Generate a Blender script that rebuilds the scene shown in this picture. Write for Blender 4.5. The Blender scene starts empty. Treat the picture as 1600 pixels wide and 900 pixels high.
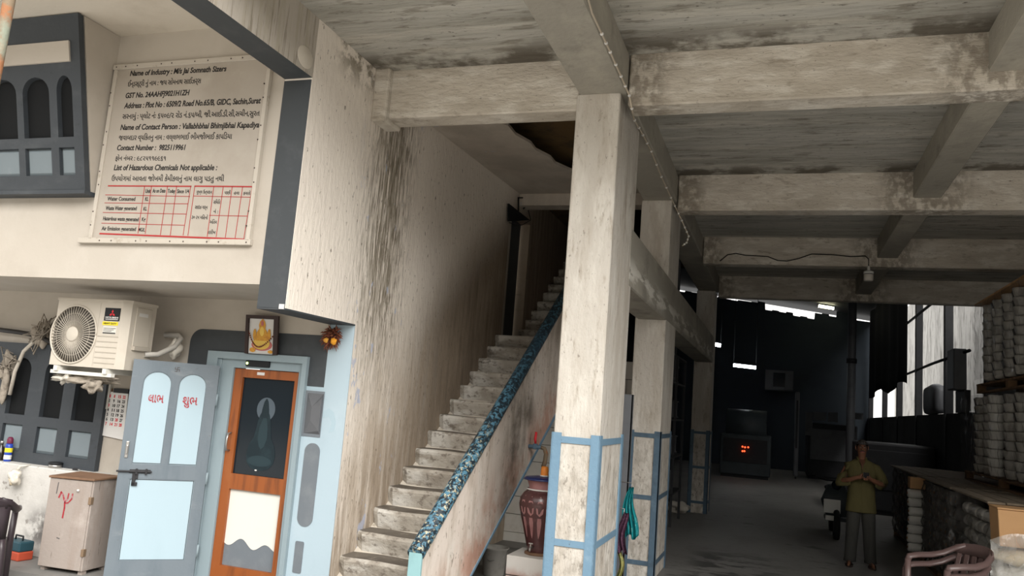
import bpy, bmesh, math, random
from math import sin, cos, pi, radians, sqrt, atan2
from mathutils import Vector, Matrix
random.seed(7)
SC = bpy.context.scene
COL = SC.collection

# ---------------------------------------------------------------- camera
FPX, EYE = 1256.625, 1.8
_yaw, _pitch, _roll = -.327541456, .140520905, .0778986295
_f = Vector((sin(_yaw)*cos(_pitch), cos(_yaw)*cos(_pitch), sin(_pitch)))
_r0 = Vector((cos(_yaw), -sin(_yaw), 0)); _u0 = _r0.cross(_f)
_r = cos(_roll)*_r0 + sin(_roll)*_u0
_u = -sin(_roll)*_r0 + cos(_roll)*_u0
cam_d = bpy.data.cameras.new('camera'); cam = bpy.data.objects.new('camera', cam_d); COL.objects.link(cam)
cam_d.sensor_width = 36; cam_d.lens = FPX/1600*36; cam_d.clip_end = 200; cam_d.clip_start = .05
cam.matrix_world = Matrix(((_r.x,_u.x,-_f.x,0),(_r.y,_u.y,-_f.y,0),(_r.z,_u.z,-_f.z,EYE),(0,0,0,1)))
SC.camera = cam

def on(x, y, ax, v):
    """point of the place seen at photo pixel x,y on the real plane ax = v"""
    d = _f*FPX + _r*(x-800) - _u*(y-450)
    i = 'XYZ'.index(ax); o = Vector((0,0,EYE))
    return o + d*((v-o[i])/d[i])

# ---------------------------------------------------------------- light
SKY_STRENGTH, SUN_STRENGTH, EXPOSURE = 1.05, 4.4, 0.74
w = bpy.data.worlds.new('overcast_sky'); SC.world = w; w.use_nodes = True
nt = w.node_tree; nt.nodes.clear()
bg = nt.nodes.new('ShaderNodeBackground'); wo = nt.nodes.new('ShaderNodeOutputWorld')
bg.inputs[0].default_value = (1.0, .98, .95, 1); bg.inputs[1].default_value = SKY_STRENGTH
nt.links.new(bg.outputs[0], wo.inputs[0])
sd = bpy.data.lights.new('hazy_sun', 'SUN'); sd.energy = SUN_STRENGTH; sd.angle = radians(58); sd.color = (1, .965, .92)
so = bpy.data.objects.new('hazy_sun', sd); COL.objects.link(so)
so.rotation_euler = Vector((-.54, .62, -.56)).to_track_quat('-Z', 'Y').to_euler()   # from the open street behind the camera
SC.view_settings.view_transform = 'Standard'; SC.view_settings.look = 'None'
SC.view_settings.exposure = EXPOSURE; SC.view_settings.gamma = 1; SC.view_settings.use_curve_mapping = False

# ---------------------------------------------------------------- materials
def M(name, col, rough=.8, layers=(), bump=0, bscale=(30,30,30), metal=0, coord='Position', spec=.3, alpha=None, trans=0, emit=None):
    """procedural material. layers: (colour, noise scale xyz, lo, hi, amount, gates) ; gate: (a,b,c,d,lo,hi) ramps a*x+b*y+c*z+d"""
    m = bpy.data.materials.new(name); m.use_nodes = True
    N, L = m.node_tree.nodes, m.node_tree.links
    b = N['Principled BSDF']
    b.inputs['Roughness'].default_value = rough; b.inputs['Metallic'].default_value = metal
    b.inputs['Specular IOR Level'].default_value = spec
    if trans: b.inputs['Transmission Weight'].default_value = trans
    if emit:
        b.inputs['Emission Color'].default_value = (*emit[0], 1); b.inputs['Emission Strength'].default_value = emit[1]
    b.inputs['Base Color'].default_value = (*col, 1)
    if layers or bump:
        if coord == 'Position': src = N.new('ShaderNodeNewGeometry').outputs['Position']
        else: src = N.new('ShaderNodeTexCoord').outputs['Object']
    def noise(sc, det=5, off=0):
        mp = N.new('ShaderNodeMapping'); mp.inputs['Scale'].default_value = sc; mp.inputs['Location'].default_value = (off, off*1.7, off*.6)
        L.new(src, mp.inputs['Vector'])
        n = N.new('ShaderNodeTexNoise'); n.inputs['Scale'].default_value = 1; n.inputs['Detail'].default_value = det
        n.inputs['Roughness'].default_value = .62
        L.new(mp.outputs[0], n.inputs['Vector']); return n.outputs['Fac']
    def ramp(sock, lo, hi):
        r = N.new('ShaderNodeMapRange'); r.interpolation_type = 'SMOOTHSTEP'
        if lo <= hi:
            r.inputs['From Min'].default_value = lo; r.inputs['From Max'].default_value = hi
        else:
            r.inputs['From Min'].default_value = hi; r.inputs['From Max'].default_value = lo
            r.inputs['To Min'].default_value = 1; r.inputs['To Max'].default_value = 0
        L.new(sock, r.inputs['Value']); return r.outputs[0]
    def mul(a, c):
        k = N.new('ShaderNodeMath'); k.operation = 'MULTIPLY'; L.new(a, k.inputs[0])
        if isinstance(c, (int, float)): k.inputs[1].default_value = c
        else: L.new(c, k.inputs[1])
        return k.outputs[0]
    cur = None
    for li, ly in enumerate(layers):
        c, sc, lo, hi, amt = ly[:5]; gates = ly[5] if len(ly) > 5 else ()
        if isinstance(sc, (int, float)): sc = (sc, sc, sc)
        fac = mul(ramp(noise(sc, 6, li*3.7), lo, hi), amt)
        for (a_, b_, c_, d_, glo, ghi) in gates:
            dt = N.new('ShaderNodeVectorMath'); dt.operation = 'DOT_PRODUCT'
            L.new(src, dt.inputs[0]); dt.inputs[1].default_value = (a_, b_, c_)
            ad = N.new('ShaderNodeMath'); ad.operation = 'ADD'; L.new(dt.outputs['Value'], ad.inputs[0]); ad.inputs[1].default_value = d_
            fac = mul(fac, ramp(ad.outputs[0], glo, ghi))
        mx = N.new('ShaderNodeMix'); mx.data_type = 'RGBA'
        L.new(fac, mx.inputs['Factor'])
        if cur is None: mx.inputs['A'].default_value = (*col, 1)
        else: L.new(cur, mx.inputs['A'])
        mx.inputs['B'].default_value = (*c, 1)
        cur = mx.outputs['Result']
    if cur is not None: L.new(cur, b.inputs['Base Color'])
    if bump:
        bp = N.new('ShaderNodeBump'); bp.inputs['Strength'].default_value = bump; bp.inputs['Distance'].default_value = .02
        L.new(noise(bscale, 6, 11), bp.inputs['Height']); L.new(bp.outputs[0], b.inputs['Normal'])
    if alpha is not None: b.inputs['Alpha'].default_value = alpha
    return m

# stair pitch line: nosing z = .446 + .649*(y-6.07)
STAIRLINE = (0, -.649, 1, .649*6.07-.446)
def gl(lo, hi): return (*STAIRLINE, lo, hi)
W_CREAM = (.46, .42, .365)
mat = {}
mat['whitewash'] = M('whitewashed_concrete', (.58,.545,.49), .9, [
    ((.46,.41,.345), (3.2,3.2,.6), .42,.68,.75), ((.70,.67,.61), (6,6,1.6), .46,.66,.7),
    ((.36,.31,.25), (16,16,4), .54,.70,.7), ((.17,.14,.11), (48,48,20), .62,.70,.6),
    ((.30,.265,.22), (13,13,7), .42,.66,.6, [(0,0,1,0,1.75,1.2)]), ((.15,.13,.105), (30,30,14), .56,.66,.6, [(0,0,1,0,1.75,1.2)])], .7, (30,30,12))
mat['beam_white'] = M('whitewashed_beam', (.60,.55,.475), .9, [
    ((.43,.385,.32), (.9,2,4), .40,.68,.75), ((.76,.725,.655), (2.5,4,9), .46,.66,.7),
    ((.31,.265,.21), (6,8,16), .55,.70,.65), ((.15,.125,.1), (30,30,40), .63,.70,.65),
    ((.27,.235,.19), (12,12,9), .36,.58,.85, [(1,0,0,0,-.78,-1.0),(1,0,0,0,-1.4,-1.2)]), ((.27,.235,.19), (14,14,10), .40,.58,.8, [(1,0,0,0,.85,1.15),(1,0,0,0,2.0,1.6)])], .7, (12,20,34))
mat['beam_bare'] = M('bare_concrete_beam', (.33,.31,.265), .9, [
    ((.46,.43,.36), (2,1.2,2), .45,.7,.7), ((.24,.225,.19), (4,4,4), .55,.7,.6), ((.62,.60,.54), (9,3,9), .68,.74,.6)], .4, (14,14,14))
mat['tie'] = M('bare_tie_beam', (.33,.31,.265), .9, [((.46,.43,.36), (2,1.2,2), .45,.7,.7), ((.22,.205,.175), (4,2,4), .5,.7,.7), ((.70,.68,.62), (2,1.6,9), .46,.56,.85, [(0,0,1,0,2.86,2.96),(0,0,1,0,3.14,3.0)])], .4, (14,14,14))
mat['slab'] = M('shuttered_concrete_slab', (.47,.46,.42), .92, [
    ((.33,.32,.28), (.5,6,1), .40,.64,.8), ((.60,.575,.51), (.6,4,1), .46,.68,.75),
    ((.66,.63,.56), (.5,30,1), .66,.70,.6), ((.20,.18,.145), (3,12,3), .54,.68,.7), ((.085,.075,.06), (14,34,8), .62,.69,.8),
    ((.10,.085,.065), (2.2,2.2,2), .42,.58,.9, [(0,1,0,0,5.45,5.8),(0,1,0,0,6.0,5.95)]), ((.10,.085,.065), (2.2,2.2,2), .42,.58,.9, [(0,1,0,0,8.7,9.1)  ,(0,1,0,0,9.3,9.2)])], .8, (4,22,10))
mat['stairwall'] = M('stained_plaster_wall', (.83,.765,.685), .9, [
    ((.88,.82,.73), (1,1.2,.8), .45,.7,.6),
    ((.55,.47,.38), (1,1.5,1), .42,.65,.55, [gl(2.6,.3)]),
    ((.17,.132,.095), (1,1.6,1.0), .0,.40,.97, [gl(1.85,.85), (0,1,0,0,6.3,8.3)]),
    ((.42,.345,.265), (1,12,1.2), .28,.60,.85, [gl(2.0,.2), (0,1,0,0,5.7,6.6)]),
    ((.30,.24,.18), (1,16,1.6), .33,.62,.85, [gl(1.0,.0)]),
    ((.32,.28,.22), (1,30,1.8), .40,.54,.9, [(0,1,0,0,5.9,6.25), (0,1,0,0,6.75,6.4), (0,0,1,0,1.6,3.0)]),
    ((.20,.17,.125), (1,60,5), .48,.57,.95, [(0,1,0,0,5.6,6.3), (0,1,0,0,7.0,6.5), (0,0,1,0,1.3,2.8)]),
    ((.46,.50,.62), (1,7,3), .60,.64,.9, [(0,1,0,0,5.7,6.1),(0,1,0,0,7.0,6.7)]),
    ((.22,.19,.14), (1,9,9), .40,.55,.9, [(0,0,1,0,4.2,4.5),(0,1,0,0,5.1,5.5),(0,1,0,0,7,6.2)]),
    ((.17,.14,.105), (1,36,12), .635,.675,.9), ((.24,.195,.145), (1,60,10), .56,.68,.8, [gl(1.8,.4)])], .4, (10,24,8))
mat['cream'] = M('cream_painted_wall', W_CREAM, .85, [
    ((.37,.33,.28), (1.2,1.2,1.6), .45,.7,.6), ((.52,.485,.43), (1.6,1.6,1), .5,.72,.6),
    ((.36,.31,.25), (9,9,5), .68,.74,.5)], .12, (14,14,10))
mat['streaked'] = M('streaked_cream_beam', W_CREAM, .9, [
    ((.40,.36,.29), (1,15,1.2), .45,.6,.85), ((.22,.19,.15), (1,40,2), .55,.62,.7)], .2, (10,20,10))
mat['soffit'] = M('painted_soffit', (.62,.57,.49), .9, [((.45,.40,.33), 1.3, .45,.7,.6), ((.30,.26,.2), (9,14,5), .67,.71,.6)], .2, (12,12,12))
mat['slate'] = M('slate_blue_paint', (.045,.052,.06), .55, [((.075,.083,.09), (3,3,6), .5,.75,.6), ((.03,.035,.04), 9, .6,.7,.5)], .1)
mat['slate_mid'] = M('grey_blue_paint', (.053,.06,.066), .6, [((.08,.087,.094), 5, .5,.75,.6)], .05)
mat['leafgrey'] = M('grey_door_paint', (.15,.18,.205), .5, [((.11,.14,.165), (6,6,1.2), .45,.7,.6), ((.22,.245,.26), (3,3,8), .58,.75,.6), ((.12,.13,.14), 18, .66,.72,.6)], .08)
mat['skyblue'] = M('pale_blue_paint', (.385,.485,.545), .55, [((.33,.42,.48), (3,3,2), .5,.75,.5), ((.44,.53,.58), 2, .5,.7,.5)], .06)
mat['panelblue'] = M('pale_blue_panel', (.365,.475,.535), .5, [((.33,.435,.49), (4,4,1), .5,.75,.4)], .03)
mat['panelgrey'] = M('grey_blue_window_panel', (.17,.205,.225), .55, [((.22,.25,.27), 4, .5,.75,.5)], .04)
mat['framegrey'] = M('door_frame_paint', (.25,.315,.345), .5, [((.20,.25,.28), (4,4,2), .5,.75,.6)], .05)
mat['greypatch'] = M('grey_patch_paint', (.145,.165,.185), .65, [((.19,.21,.225), 6, .45,.75,.7)], .06)
mat['wood'] = M('varnished_orange_wood', (.27,.075,.016), .35, [((.14,.04,.012), (16,16,1.6), .48,.66,.7), ((.32,.11,.032), (9,9,2), .55,.7,.5)], .04, spec=.5)
mat['glass_dark'] = M('dark_reflective_glass', (.010,.016,.022), .12, spec=.28)
mat['black'] = M('matt_black', (.012,.013,.015), .6)
mat['blackgloss'] = M('gloss_black', (.012,.012,.014), .2, spec=.5)
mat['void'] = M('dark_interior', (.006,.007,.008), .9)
mat['whitepaper'] = M('white_paper', (.66,.65,.63), .6)
mat['offwhite'] = M('white_laminate', (.66,.65,.60), .5, [((.60,.585,.53), 3, .5,.7,.4)])
mat['signboard'] = M('cream_sign_board', (.40,.36,.31), .5, [((.34,.30,.25), (2,2,2), .45,.7,.6), ((.44,.405,.35), 4, .5,.7,.5)], .02)
mat['signframe'] = M('painted_timber_batten', (.48,.44,.38), .8, [((.36,.31,.25), (14,14,14), .58,.68,.7)], .2)
mat['ink'] = M('black_sign_ink', (.02,.018,.018), .6)
mat['inkred'] = M('red_sign_ink', (.36,.03,.03), .6)
mat['steelblue'] = M('blue_painted_steel', (.16,.27,.37), .5, [((.14,.24,.34), (8,8,8), .5,.7,.6), ((.36,.47,.55), 5, .55,.75,.5), ((.09,.08,.07), 24, .66,.7,.7)], .2)
mat['steelblue2'] = M('dull_blue_painted_steel', (.09,.145,.20), .55, [((.06,.09,.12), 8, .5,.7,.6), ((.15,.22,.28), 5, .55,.75,.5)], .2)
mat['step'] = M('worn_grey_stone_step', (.42,.385,.33), .75, [
    ((.30,.265,.22), (3,3,3), .42,.66,.8), ((.56,.525,.465), (5,5,9), .50,.66,.75), ((.66,.64,.59), (3,8,8), .40,.56,.85, [(1,0,0,0,-3.02,-3.25)]), ((.16,.135,.11), (14,14,20), .52,.66,.75)], .7, (16,16,16))
mat['tread'] = M('trodden_grey_tread', (.165,.145,.12), .8, [((.10,.085,.07), (3,3,3), .42,.66,.8), ((.33,.29,.24), (9,9,9), .55,.68,.7)], .4, (16,16,16))
mat['parapet'] = M('worn_plaster_parapet', (.66,.59,.525), .85, [
    ((.44,.375,.31), (1,9,2.4), .42,.66,.75), ((.46,.25,.18), (1,2.6,2.2), .36,.6,.85, [(0,-.575,1,.575*6.462-.365,.75,.1)]),
    ((.70,.66,.60), (1,4,2), .55,.7,.6), ((.12,.10,.08), (1,1.6,1.6), .45,.65,.85, [(0,1,0,0,6.9,7.3),(0,1,0,0,8.1,7.7),(0,0,1,0,2.1,1.7)]),
    ((.2,.16,.12), (1,30,14), .6,.66,.7)], .3, (12,16,12))
mat['railblue'] = M('peeling_blue_paint', (.075,.185,.26), .5, [
    ((.010,.015,.021), (34,24,34), .45,.51,.95), ((.50,.45,.31), (38,28,38), .55,.60,.85, [(0,1,0,0,7.0,6.0)]), ((.02,.04,.06), (5,5,5), .40,.62,.9, [(0,1,0,0,6.6,8.0)])], .3, (20,20,20))
mat['aqua'] = M('aqua_paint', (.25,.43,.45), .5, [((.20,.35,.37), 8, .5,.7,.5)], .05)
mat['floor'] = M('oil_stained_concrete_floor', (.205,.20,.19), .55, [
    ((.15,.145,.137), (.7,.35,1), .42,.68,.8), ((.28,.27,.255), (1.6,.5,1), .55,.75,.5),
    ((.07,.068,.065), (1.4,2.2,1), .62,.68,.8), ((.12,.115,.105), (9,9,1), .55,.7,.5),
    ((.035,.034,.032), (1.6,3.2,1), .46,.54,.85, [(1,0,0,0,-1.15,-.8),(1,0,0,0,.3,-.25),(0,1,0,0,9.3,9.8),(0,1,0,0,12.2,11.2)])], .25, (14,14,3))
mat['street'] = M('pale_street_concrete', (.60,.57,.52), .9, [((.50,.47,.43), .8, .45,.7,.6)], .2)
mat['tile'] = M('white_glazed_tile', (.66,.64,.59), .35, [((.52,.49,.43), (2,2,2), .45,.7,.6), ((.34,.28,.20), (3,3,3), .5,.7,.7, [(0,0,1,0,.7,.0)])], .05, spec=.5)
mat['grout'] = M('dark_grout', (.10,.09,.08), .9)
mat['darkwall'] = M('dark_mottled_wall', (.055,.058,.064), .9, [((.10,.105,.11), (.4,.4,.4), .5,.75,.6), ((.03,.03,.03), 3, .5,.7,.5)], .2)  # dark wall colour with lighter and darker mottling
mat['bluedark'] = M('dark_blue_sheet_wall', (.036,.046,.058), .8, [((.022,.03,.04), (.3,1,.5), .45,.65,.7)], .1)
mat['roofsheet'] = M('dark_roof_sheet', (.03,.033,.037), .7)
mat['neighbour'] = M('weathered_pale_wall', (.40,.39,.37), .9, [((.24,.235,.22), (1,1.2,.5), .42,.66,.8), ((.12,.115,.105), (1,5,1.2), .52,.64,.8)], .3)
mat['darksteel'] = M('dark_steel', (.022,.023,.026), .6, [((.04,.04,.042), 4, .5,.7,.5)])
mat['tarp'] = M('black_tarpaulin', (.012,.014,.018), .8)
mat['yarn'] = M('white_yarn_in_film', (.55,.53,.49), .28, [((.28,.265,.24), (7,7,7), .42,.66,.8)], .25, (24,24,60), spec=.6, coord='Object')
mat['yarn_bright'] = M('bright_white_yarn', (.86,.85,.81), .3, [((.72,.70,.65), (7,7,7), .5,.7,.5)], .15, (20,20,60), spec=.5, coord='Object')  # lighter yarn copy for the brightest cone column and the end rolls
mat['yarn_dark'] = M('darkened_yarn_under_film', (.085,.08,.075), .3, [((.055,.052,.05), 6, .45,.7,.7)], .3, (20,20,40), spec=.6, coord='Object')  # dark yarn copy; shade of the set-back cone columns put into the colour
mat['core'] = M('cardboard_core', (.36,.17,.06), .8)
mat['pallet'] = M('pallet_wood', (.16,.095,.05), .85, [((.09,.05,.028), (3,14,14), .45,.65,.7), ((.24,.15,.08), 5, .55,.75,.6)], .3)
mat['ply'] = M('dusty_plywood', (.19,.155,.115), .85, [((.11,.09,.065), (2,5,2), .45,.65,.7), ((.30,.25,.19), (7,3,7), .55,.72,.6)], .3)
mat['carton'] = M('brown_cardboard', (.56,.33,.16), .8, [((.48,.27,.125), (2,2,5), .45,.7,.5)], .08)
mat['sack'] = M('cream_woven_sack', (.68,.57,.40), .7, [((.80,.74,.62), 4, .5,.7,.7), ((.50,.38,.22), 7, .55,.7,.5)], .3, (10,10,10))
mat['strap'] = M('green_strap', (.05,.42,.33), .5)
mat['chairbrown'] = M('brown_moulded_plastic', (.115,.075,.07), .35, [((.16,.11,.10), 6, .5,.75,.5)], .03, spec=.5)
mat['chairdark'] = M('dark_brown_plastic', (.035,.025,.03), .4, spec=.5)
mat['ac'] = M('cream_casing_paint', (.53,.485,.415), .45, [((.45,.405,.34), 4, .5,.75,.5)], .02)
mat['acdark'] = M('shaded_fan_recess', (.10,.09,.078), .8)  # dark tone stands in for shade inside the fan opening
mat['grille'] = M('cream_grille_wire', (.42,.38,.32), .5)
mat['yellow'] = M('yellow_label', (.80,.66,.03), .5)
mat['red'] = M('red_mark', (.60,.03,.04), .55)
mat['redpaint'] = M('red_brush_paint', (.33,.03,.04), .7, [((.40,.22,.24), 30, .5,.62,.8)])
mat['chalk'] = M('dark_faded_marking', (.11,.10,.10), .8)
mat['cabinet'] = M('worn_grey_plywood', (.33,.285,.255), .8, [
    ((.30,.245,.21), (9,9,.9), .45,.68,.75), ((.56,.50,.46), (3,3,2), .52,.72,.6), ((.16,.11,.08), (3,3,3), .58,.68,.6, [(0,0,1,0,.55,.95)]), ((.14,.11,.09), (30,30,4), .64,.70,.7)], .2)
mat['cabtop'] = M('brown_laminate_top', (.20,.115,.07), .7, [((.12,.07,.045), 5, .45,.7,.7), ((.33,.22,.15), (3,9,3), .58,.7,.6)], .1)
mat['brass'] = M('tarnished_hinge', (.34,.24,.16), .5, metal=.6)
mat['steel'] = M('steel', (.42,.41,.39), .35, metal=.8)
mat['ironblack'] = M('black_iron', (.035,.035,.038), .5, metal=.4)
mat['clay'] = M('dark_glazed_clay', (.085,.034,.034), .22, [((.16,.075,.075), 7, .5,.7,.6)], .05, spec=.6, coord='Object')
mat['claypink'] = M('pink_painted_clay', (.38,.19,.185), .3, [((.25,.11,.11), 9, .45,.7,.6)], .05, coord='Object')
mat['bluelid'] = M('dark_blue_enamel', (.015,.025,.11), .3, spec=.6)
mat['orange'] = M('orange_plastic', (.72,.24,.04), .4)
mat['bucketwhite'] = M('grubby_white_plastic', (.50,.48,.44), .5, [((.34,.31,.27), 8, .5,.7,.6)])
mat['cloth_teal'] = M('teal_printed_cloth', (.015,.33,.36), .8, [((.25,.62,.60), (30,30,14), .58,.62,.9), ((.008,.18,.22), 9, .5,.7,.6)], .3, (20,20,10))
mat['cloth_purple'] = M('purple_checked_cloth', (.125,.055,.10), .85, [((.25,.12,.18), (60,60,60), .52,.58,.8)], .3)
mat['cloth_yellow'] = M('yellow_green_cloth', (.55,.52,.20), .85, [((.25,.33,.15), 30, .5,.6,.8)])
mat['skin'] = M('brown_skin', (.235,.108,.064), .5, [((.17,.075,.045), 14, .5,.7,.5)], coord='Object')
mat['hair'] = M('greying_black_hair', (.045,.04,.038), .7, [((.16,.15,.14), 60, .5,.62,.7)], .3, (90,90,90), coord='Object')
mat['olive'] = M('olive_green_shirt_cloth', (.115,.10,.040), .85, [((.08,.07,.028), (7,7,3), .45,.7,.7)], .35, (12,12,4), coord='Object')
mat['trouser'] = M('dark_grey_trouser_cloth', (.06,.06,.055), .9, [((.04,.04,.037), (9,9,2), .45,.7,.7)], .3, (14,14,4), coord='Object')
mat['sandal'] = M('dark_sandal_rubber', (.05,.035,.03), .7)
mat['darkmachine'] = M('dark_machine_paint', (.05,.062,.068), .5, [((.03,.035,.04), 2, .45,.7,.6)])
mat['machinegrey'] = M('grey_machine_panel', (.115,.12,.13), .5, [((.075,.08,.088), 3, .45,.7,.6)])
mat['tubelight'] = M('lit_tube', (1,1,1), .5, emit=((.92,.97,1), 14))
mat['tubewarm'] = M('lit_warm_tube', (1,1,.9), .5, emit=((1,.95,.62), 9))
mat['ledred'] = M('red_indicator', (1,.1,.05), .5, emit=((1,.10,.03), 1.6))
mat['ledgreen'] = M('green_indicator', (.6,1,.2), .5, emit=((.7,1,.3), 2))
mat['bulb'] = M('unlit_bulb_glass', (.62,.58,.53), .35)
mat['cable'] = M('black_cable', (.02,.018,.016), .6)
mat['stringwire'] = M('pale_string_wire', (.50,.43,.34), .6)
mat['rust'] = M('rusty_green_pipe', (.20,.15,.10), .8, [((.30,.12,.05), 9, .48,.6,.8), ((.22,.27,.22), 5, .52,.68,.7)], .3)
mat['cobweb'] = M('dusty_cable_tangle', (.33,.29,.24), .95, [((.18,.155,.125), 18, .45,.65,.8)], .5, (30,30,30))
mat['petal'] = M('dried_petal', (.19,.06,.035), .9, [((.33,.15,.07), 40, .5,.65,.8)])
mat['marigold'] = M('orange_flower', (.75,.33,.03), .8)
mat['gold'] = M('golden_yellow_print', (.66,.34,.05), .6, [((.45,.14,.04), 60, .5,.62,.6)])
mat['goldlight'] = M('pale_gold_print', (.80,.55,.12), .6)
mat['pinkprint'] = M('pink_print', (.50,.15,.14), .6)
mat['frameborder'] = M('dark_brown_frame', (.035,.02,.018), .5)
mat['teal_print'] = M('dark_teal_print', (.008,.018,.024), .4, [((.016,.034,.042), 7, .45,.7,.8)])
mat['teal_light'] = M('teal_grey_print', (.018,.036,.044), .4)
mat['moon'] = M('pale_blue_disc_print', (.075,.098,.12), .4)
mat['plasticbag'] = M('clear_plastic_bag', (.70,.66,.58), .25, alpha=.75, spec=.6)
mat['bluecan'] = M('blue_can', (.02,.06,.36), .3, spec=.5)
mat['maroon'] = M('maroon_cap', (.13,.02,.05), .4)
mat['bottle'] = M('dark_bottle', (.02,.016,.012), .15, spec=.6)
mat['canteal'] = M('teal_box_paint', (.02,.06,.08), .5)
mat['toolred'] = M('red_box_paint', (.42,.07,.035), .5)
mat['brownstain'] = M('brown_damp_slab', (.12,.075,.03), .9, [((.05,.035,.02), 3, .45,.68,.8), ((.17,.11,.045), (1.5,4,2), .5,.7,.6)], .4)
mat['stairceil'] = M('grey_plaster_ceiling', (.52,.465,.40), .9, [((.37,.33,.28), 1.2, .45,.7,.7), ((.62,.57,.5), (3,1.2,1), .52,.7,.5), ((.42,.46,.56), 4, .64,.7,.8)], .25)
mat['plate'] = M('white_number_plate', (.75,.75,.72), .4)
mat['tyre'] = M('black_rubber', (.015,.015,.016), .8)

def film_mat(name, tint, amount):
    """clear stretch film: mostly see-through with crumpled glossy glints"""
    m = bpy.data.materials.new(name); m.use_nodes = True
    N, L = m.node_tree.nodes, m.node_tree.links; N.clear()
    out = N.new('ShaderNodeOutputMaterial'); mixs = N.new('ShaderNodeMixShader')
    tr = N.new('ShaderNodeBsdfTransparent'); gl_ = N.new('ShaderNodeBsdfPrincipled')
    gl_.inputs['Base Color'].default_value = (*tint, 1); gl_.inputs['Roughness'].default_value = .11; gl_.inputs['Specular IOR Level'].default_value = 1.0
    tc = N.new('ShaderNodeNewGeometry'); mp = N.new('ShaderNodeMapping'); mp.inputs['Scale'].default_value = (7, 7, 4); mp.inputs['Rotation'].default_value = (.6, .3, .2)
    nz = N.new('ShaderNodeTexNoise'); nz.inputs['Scale'].default_value = 1; nz.inputs['Detail'].default_value = 5; nz.inputs['Distortion'].default_value = 1.2
    L.new(tc.outputs['Position'], mp.inputs[0]); L.new(mp.outputs[0], nz.inputs['Vector'])
    bp = N.new('ShaderNodeBump'); bp.inputs['Strength'].default_value = 1; bp.inputs['Distance'].default_value = .06
    L.new(nz.outputs['Fac'], bp.inputs['Height']); L.new(bp.outputs[0], gl_.inputs['Normal'])
    mr = N.new('ShaderNodeMapRange'); mr.inputs['From Min'].default_value = .35; mr.inputs['From Max'].default_value = .7
    mr.inputs['To Min'].default_value = amount*.5; mr.inputs['To Max'].default_value = amount
    L.new(nz.outputs['Fac'], mr.inputs['Value']); L.new(mr.outputs[0], mixs.inputs[0])
    L.new(tr.outputs[0], mixs.inputs[1]); L.new(gl_.outputs[0], mixs.inputs[2]); L.new(mixs.outputs[0], out.inputs[0])
    return m
mat['film'] = film_mat('clear_stretch_film', (.07,.068,.064), .34)
mat['film_dark'] = film_mat('dusty_stretch_film', (.13,.125,.12), .75)
mat['film_white'] = film_mat('white_stretch_film', (.75,.73,.68), .55)

# ---------------------------------------------------------------- helpers
WORLD = {}    # things whose parts are written in world coordinates
def link(name, me, m=None, parent=None, smooth=False):
    o = bpy.data.objects.new(name, me); COL.objects.link(o)
    if m is not None:
        for k in (m if isinstance(m, (list, tuple)) else [m]): me.materials.append(mat[k] if isinstance(k, str) else k)
    if parent is not None:
        o.parent = parent
        if parent.name in WORLD: o.matrix_parent_inverse = WORLD[parent.name]
    if smooth:
        for p in me.polygons: p.use_smooth = True
    return o
def obj(name, bm, m=None, parent=None, smooth=False):
    me = bpy.data.meshes.new(name); bmesh.ops.recalc_face_normals(bm, faces=bm.faces); bm.to_mesh(me); bm.free()
    return link(name, me, m, parent, smooth)
def struct(o): o['kind'] = 'structure'; return o
def tag(o, label, cat, group=None):
    o['label'] = label; o['category'] = cat
    if group: o['group'] = group
    return o
def thing(name, label, cat, loc=(0,0,0), rot=0, group=None, world=True):
    o = bpy.data.objects.new(name, None); COL.objects.link(o); o.location = loc; o.rotation_euler = (0,0,rot); o.empty_display_size = .1
    if world: WORLD[o.name] = (Matrix.Translation(loc) @ Matrix.Rotation(rot, 4, 'Z')).inverted()
    return tag(o, label, cat, group)
def dup(root, loc, rot=0, label=None, group=None):
    r = root.copy(); COL.objects.link(r); r.location = loc; r.rotation_euler = (0,0,rot)
    if label: r['label'] = label
    if group: r['group'] = group
    for ch in list(root.children):
        c = ch.copy(); COL.objects.link(c); c.parent = r
        for g in list(ch.children):
            d = g.copy(); COL.objects.link(d); d.parent = c
    return r
def base(name, loc=(0,0,0)):
    o = bpy.data.objects.new(name, None); COL.objects.link(o); o.location = loc; o['kind'] = 'structure'
    WORLD[o.name] = Matrix.Translation(loc).inverted(); return o
def B(bm, x0, x1, y0, y1, z0, z1, bev=0, seg=2, mi=0):
    r = bmesh.ops.create_cube(bm, size=1, matrix=Matrix.Translation(((x0+x1)/2,(y0+y1)/2,(z0+z1)/2)) @ Matrix.Diagonal((abs(x1-x0),abs(y1-y0),abs(z1-z0),1)))
    vs = r['verts']
    fs = list({f for v in vs for f in v.link_faces})
    for f in fs: f.material_index = mi
    if bev:
        es = list({e for v in vs for e in v.link_edges})
        bmesh.ops.bevel(bm, geom=es, offset=bev, segments=seg, affect='EDGES', profile=.5)
    return vs
def box(name, x0, x1, y0, y1, z0, z1, m, parent=None, bev=0, seg=2, smooth=False):
    bm = bmesh.new(); B(bm, x0, x1, y0, y1, z0, z1, bev, seg); return obj(name, bm, m, parent, smooth)
def extr(bm, pts, axis, a, b_, mi=0):
    """polygon (2d) extruded along axis X ( pts = y,z ), Y ( x,z ) or Z ( x,y )"""
    def v3(p, t): return {'X': (t, p[0], p[1]), 'Y': (p[0], t, p[1]), 'Z': (p[0], p[1], t)}[axis]
    A = [bm.verts.new(v3(p, a)) for p in pts]; Bv = [bm.verts.new(v3(p, b_)) for p in pts]
    n = len(pts); fs = [bm.faces.new(A), bm.faces.new(Bv[::-1])]
    for i in range(n): fs.append(bm.faces.new((A[i], A[(i+1) % n], Bv[(i+1) % n], Bv[i])))
    for f in fs: f.material_index = mi
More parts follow.
